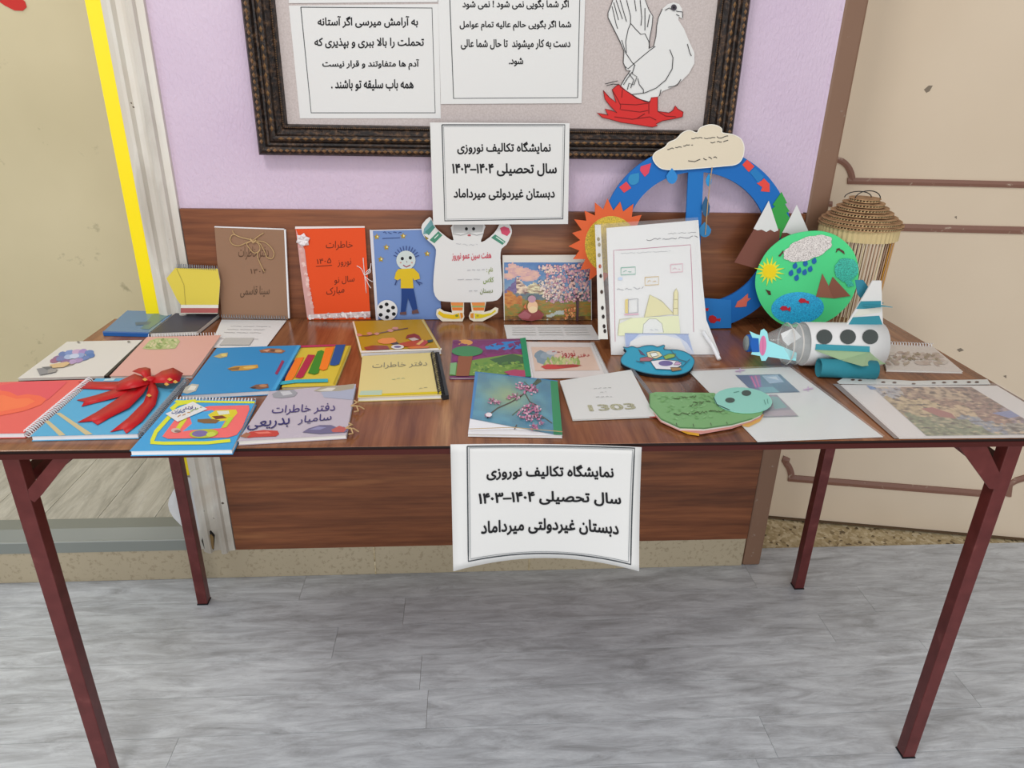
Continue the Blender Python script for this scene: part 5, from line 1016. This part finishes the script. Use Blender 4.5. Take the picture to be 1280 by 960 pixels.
# wing flap sloping down and forward from the body, then the rolled teal tube beneath it
w0 = [onbody(x, y) for x, y in ((1019, 438), (1087, 440), (1107, 455))]
zf = flat(TH + .036); w1 = [zf.hit(1078, 458), zf.hit(1050, 450)]
MB().prism([w0[0], w0[1], w0[2], w1[0], w1[1]], (0, 0, .0008)).mk('wing', colmat('9db58c', .6), AP)  # teal paper, its lit look put into the paler green colour
rt = .018; zt = TH + rt + .0006; t0, t1 = Vector((.566, .258, zt)), Vector((.672, .245, zt)); ta = (t1 - t0).normalized(); tf = ta.cross(s_up).normalized()
V = []; n = 24; prof = [(t0, rt), (t1, rt), (t1, rt - .001), (t0, rt - .001), (t0, rt)]
for c, r in prof: V += [c + (s_up * cos(2 * pi * k / n) + tf * sin(2 * pi * k / n)) * r for k in range(n)]
mk('rolled_tube', V, [(i * n + k, i * n + (k + 1) % n, (i + 1) * n + (k + 1) % n, (i + 1) * n + k) for i in range(4) for k in range(n)], colmat('2f8291', .6), AP, smooth=True)
PF = Plane(A0 + s_f * .004, s_f)
slab('tail_fin', PF, [(1056, 410), (1091, 351), (1102, 351), (1102.5, 378), (1104, 410)], .003, 'paper', AP)
a = Art(PF); a.poly([(1059, 408), (1066, 396.5), (1099, 394.5), (1104, 408)], '3a8c9c').poly([(1070, 386), (1076, 376.5), (1101, 376), (1101, 384), (1080, 386)], '3a8c9c').poly([(1066, 396), (1074, 386.5), (1101, 385), (1101, 390)], 'd8d8cc').mk('fin_stripes', AP)
PF2 = PF.up(-.02)
slab('rear_flap', PF2, [(1069, 350), (1079, 350), (1087, 361), (1076, 373), (1072, 368)], .0012, colmat('37839a', .6), AP)
PZ = flat(PF.hit(1090, 381).z); c1 = PF.hit(1076, 381); c2 = PF.hit(1102, 382)
MB().prism([c1 + s_f * .001, c2 + s_f * .001, c2 + s_f * .012 + ax * .015, c2 + s_f * .008 + ax * .016 - ax * .012, c1 + s_f * .010 + ax * .012], (0, 0, .0012)).mk('tail_plane', colmat('3d8fa0', .6), AP)
MB().prism([c1 - s_f * .0035, c2 - s_f * .0035, c2 - s_f * .016 + ax * .012, c1 - s_f * .014 + ax * .014], (0, 0, .0012)).mk('tail_plane', colmat('3d8fa0', .6), AP)
# propeller of pale cyan paper behind the cap
cc = A0 - ax * .09; PPn = Plane(cc + s_f * .030, (s_f + s_up * .25))
slab('propeller', PPn, [(937, 414), (946, 418), (950, 419), (951, 413), (955, 411), (959, 415), (961, 426), (996, 441), (995, 451), (960, 446), (957, 451), (952, 451), (950, 445), (939, 443), (944, 430)], .001, colmat('9ce0e4', .5), AP)
a = Art(PPn, .0008); a.ell(953.5, 432, 4.2, 12.5, 'd87aa4', 3).line([(953.5, 421), (953.5, 443)], .8, 'c06a94').poly([(939, 422), (948, 423), (949, 440), (940, 440), (938, 431)], '1a5cae').mk('propeller_markings', AP)
PPb = Plane(cc + ax * .03 + s_f * .028, (s_f + s_up * .3))
slab('propeller_blade', PPb, [(976, 417), (992, 410), (1002, 421), (985, 432), (979, 426)], .001, 'paper', AP)
# ------------------------------------------------------------------ cardboard lantern
LC = Vector((.751, .547, TH)); LR = .080

LN = thing('craft_lantern', LC, 'handmade lantern of wooden skewers with a stepped corrugated cardboard roof', 'lantern')
def disc(z, r, t, mat, nm, n=28, wob=.02, sides=None):
    P = [LC + Vector((r * (1 + wob * sin(3 * 2 * pi * k / n + z * 90) + wob * .5 * sin(5 * 2 * pi * k / n)) * cos(2 * pi * k / n), r * (1 + wob * sin(3 * 2 * pi * k / n + z * 90)) * sin(2 * pi * k / n), z)) for k in range(n)]
    return MB().prism(P, (0, 0, t)).mk(nm, mat, LN)
HR = .236
disc(.0004, LR - .004, .004, 'cardboard', 'base_disc')
radii = [.086, .081, .072, .063, .053, .043, .032]; z = HR
for k, rr in enumerate(radii):
    disc(z, rr, .0016, 'cardboard', 'roof_disc'); fl_ = MB(); n = int(rr * 900)
    for j in range(n):
        g = 2 * pi * j / n; d = Vector((cos(g), sin(g), 0)); e = Vector((-sin(g), cos(g), 0)) * .0016; c = LC + Vector((0, 0, z + .0016)) + d * (rr - .002)
        fl_.add([c - e, c + e, c + e * .2 + Vector((0, 0, .0036)) + e, c - e * .2 + Vector((0, 0, .0036)) + e], [(0, 1, 2, 3)])
        fl_.add([c - e - d * .003, c + e - d * .003, c + e * .3 + Vector((0, 0, .0038)) - d * .003], [(0, 1, 2)])
    o = fl_.mk('corrugation', 'cardpale', LN); o['kind'] = 'stuff'
    disc(z + .0018, rr - .006, .0033, 'flute', 'core_disc')
    disc(z + .0052, rr, .0016, 'cardboard', 'roof_disc'); z += .0074 + (.0016 if k > 1 else 0)
MB().tube([LC + Vector((.0 + .028 * cos(t), -.01, z - .003 + .017 * sin(t))) for t in [pi * k / 10 for k in range(11)]], .0011, 5).mk('wire_loop', 'black', LN, True)
MB().tube([LC + Vector((-.012 + .03 * cos(t), .008, z - .003 + .013 * sin(t))) for t in [pi * k / 10 for k in range(11)]], .0011, 5).mk('wire_loop', 'black', LN, True)
# corrugated skirt strip
V = []; n = 96
for k in range(n):
    g = 2 * pi * k / n; rr = LR + (.0018 if k % 2 else -.0004)
    V += [LC + Vector((rr * cos(g), rr * sin(g), HR - .0005)), LC + Vector((rr * cos(g), rr * sin(g), HR - .025))]
mk('corrugated_skirt', V, [(2 * k, 2 * k + 1, (2 * k + 3) % (2 * n), (2 * k + 2) % (2 * n)) for k in range(n)], 'cardpale', LN).modifiers.new('s', 'SOLIDIFY').thickness = .0006
for k in range(58):
    g = 2 * pi * k / 58; rr = LR - .0045; jt = random.uniform(-.02, .02); right = cos(g - radians(-35)) > .86 and k % 2
    mt_ = 'amber' if right else random.choice(['stick', 'stick2', 'stick', 'stick3'])
    MB().tube([LC + Vector((rr * cos(g), rr * sin(g), HR - .002)), LC + Vector((rr * .93 * cos(g + jt), rr * .93 * sin(g + jt), .0048))], .0015, 5).mk('skewer', mt_, LN)
# ------------------------------------------------------------------ red paper balloon on the hall wall
HW = Plane((0, 1.19, 0), (0, -1, 0)); q = [(-12, -14), (8, -16), (22, -6), (31, 2), (33, 9), (28, 13.5), (18, 13), (6, 7), (-4, 0)]
bo = thing('paper_balloon', cen(HW.P(q)), 'red paper shape stuck on the cream hall wall at the top left', 'paper decoration'); slab('red_paper', HW.up(.002), q, .0015, colmat('c8322c', .5), bo)
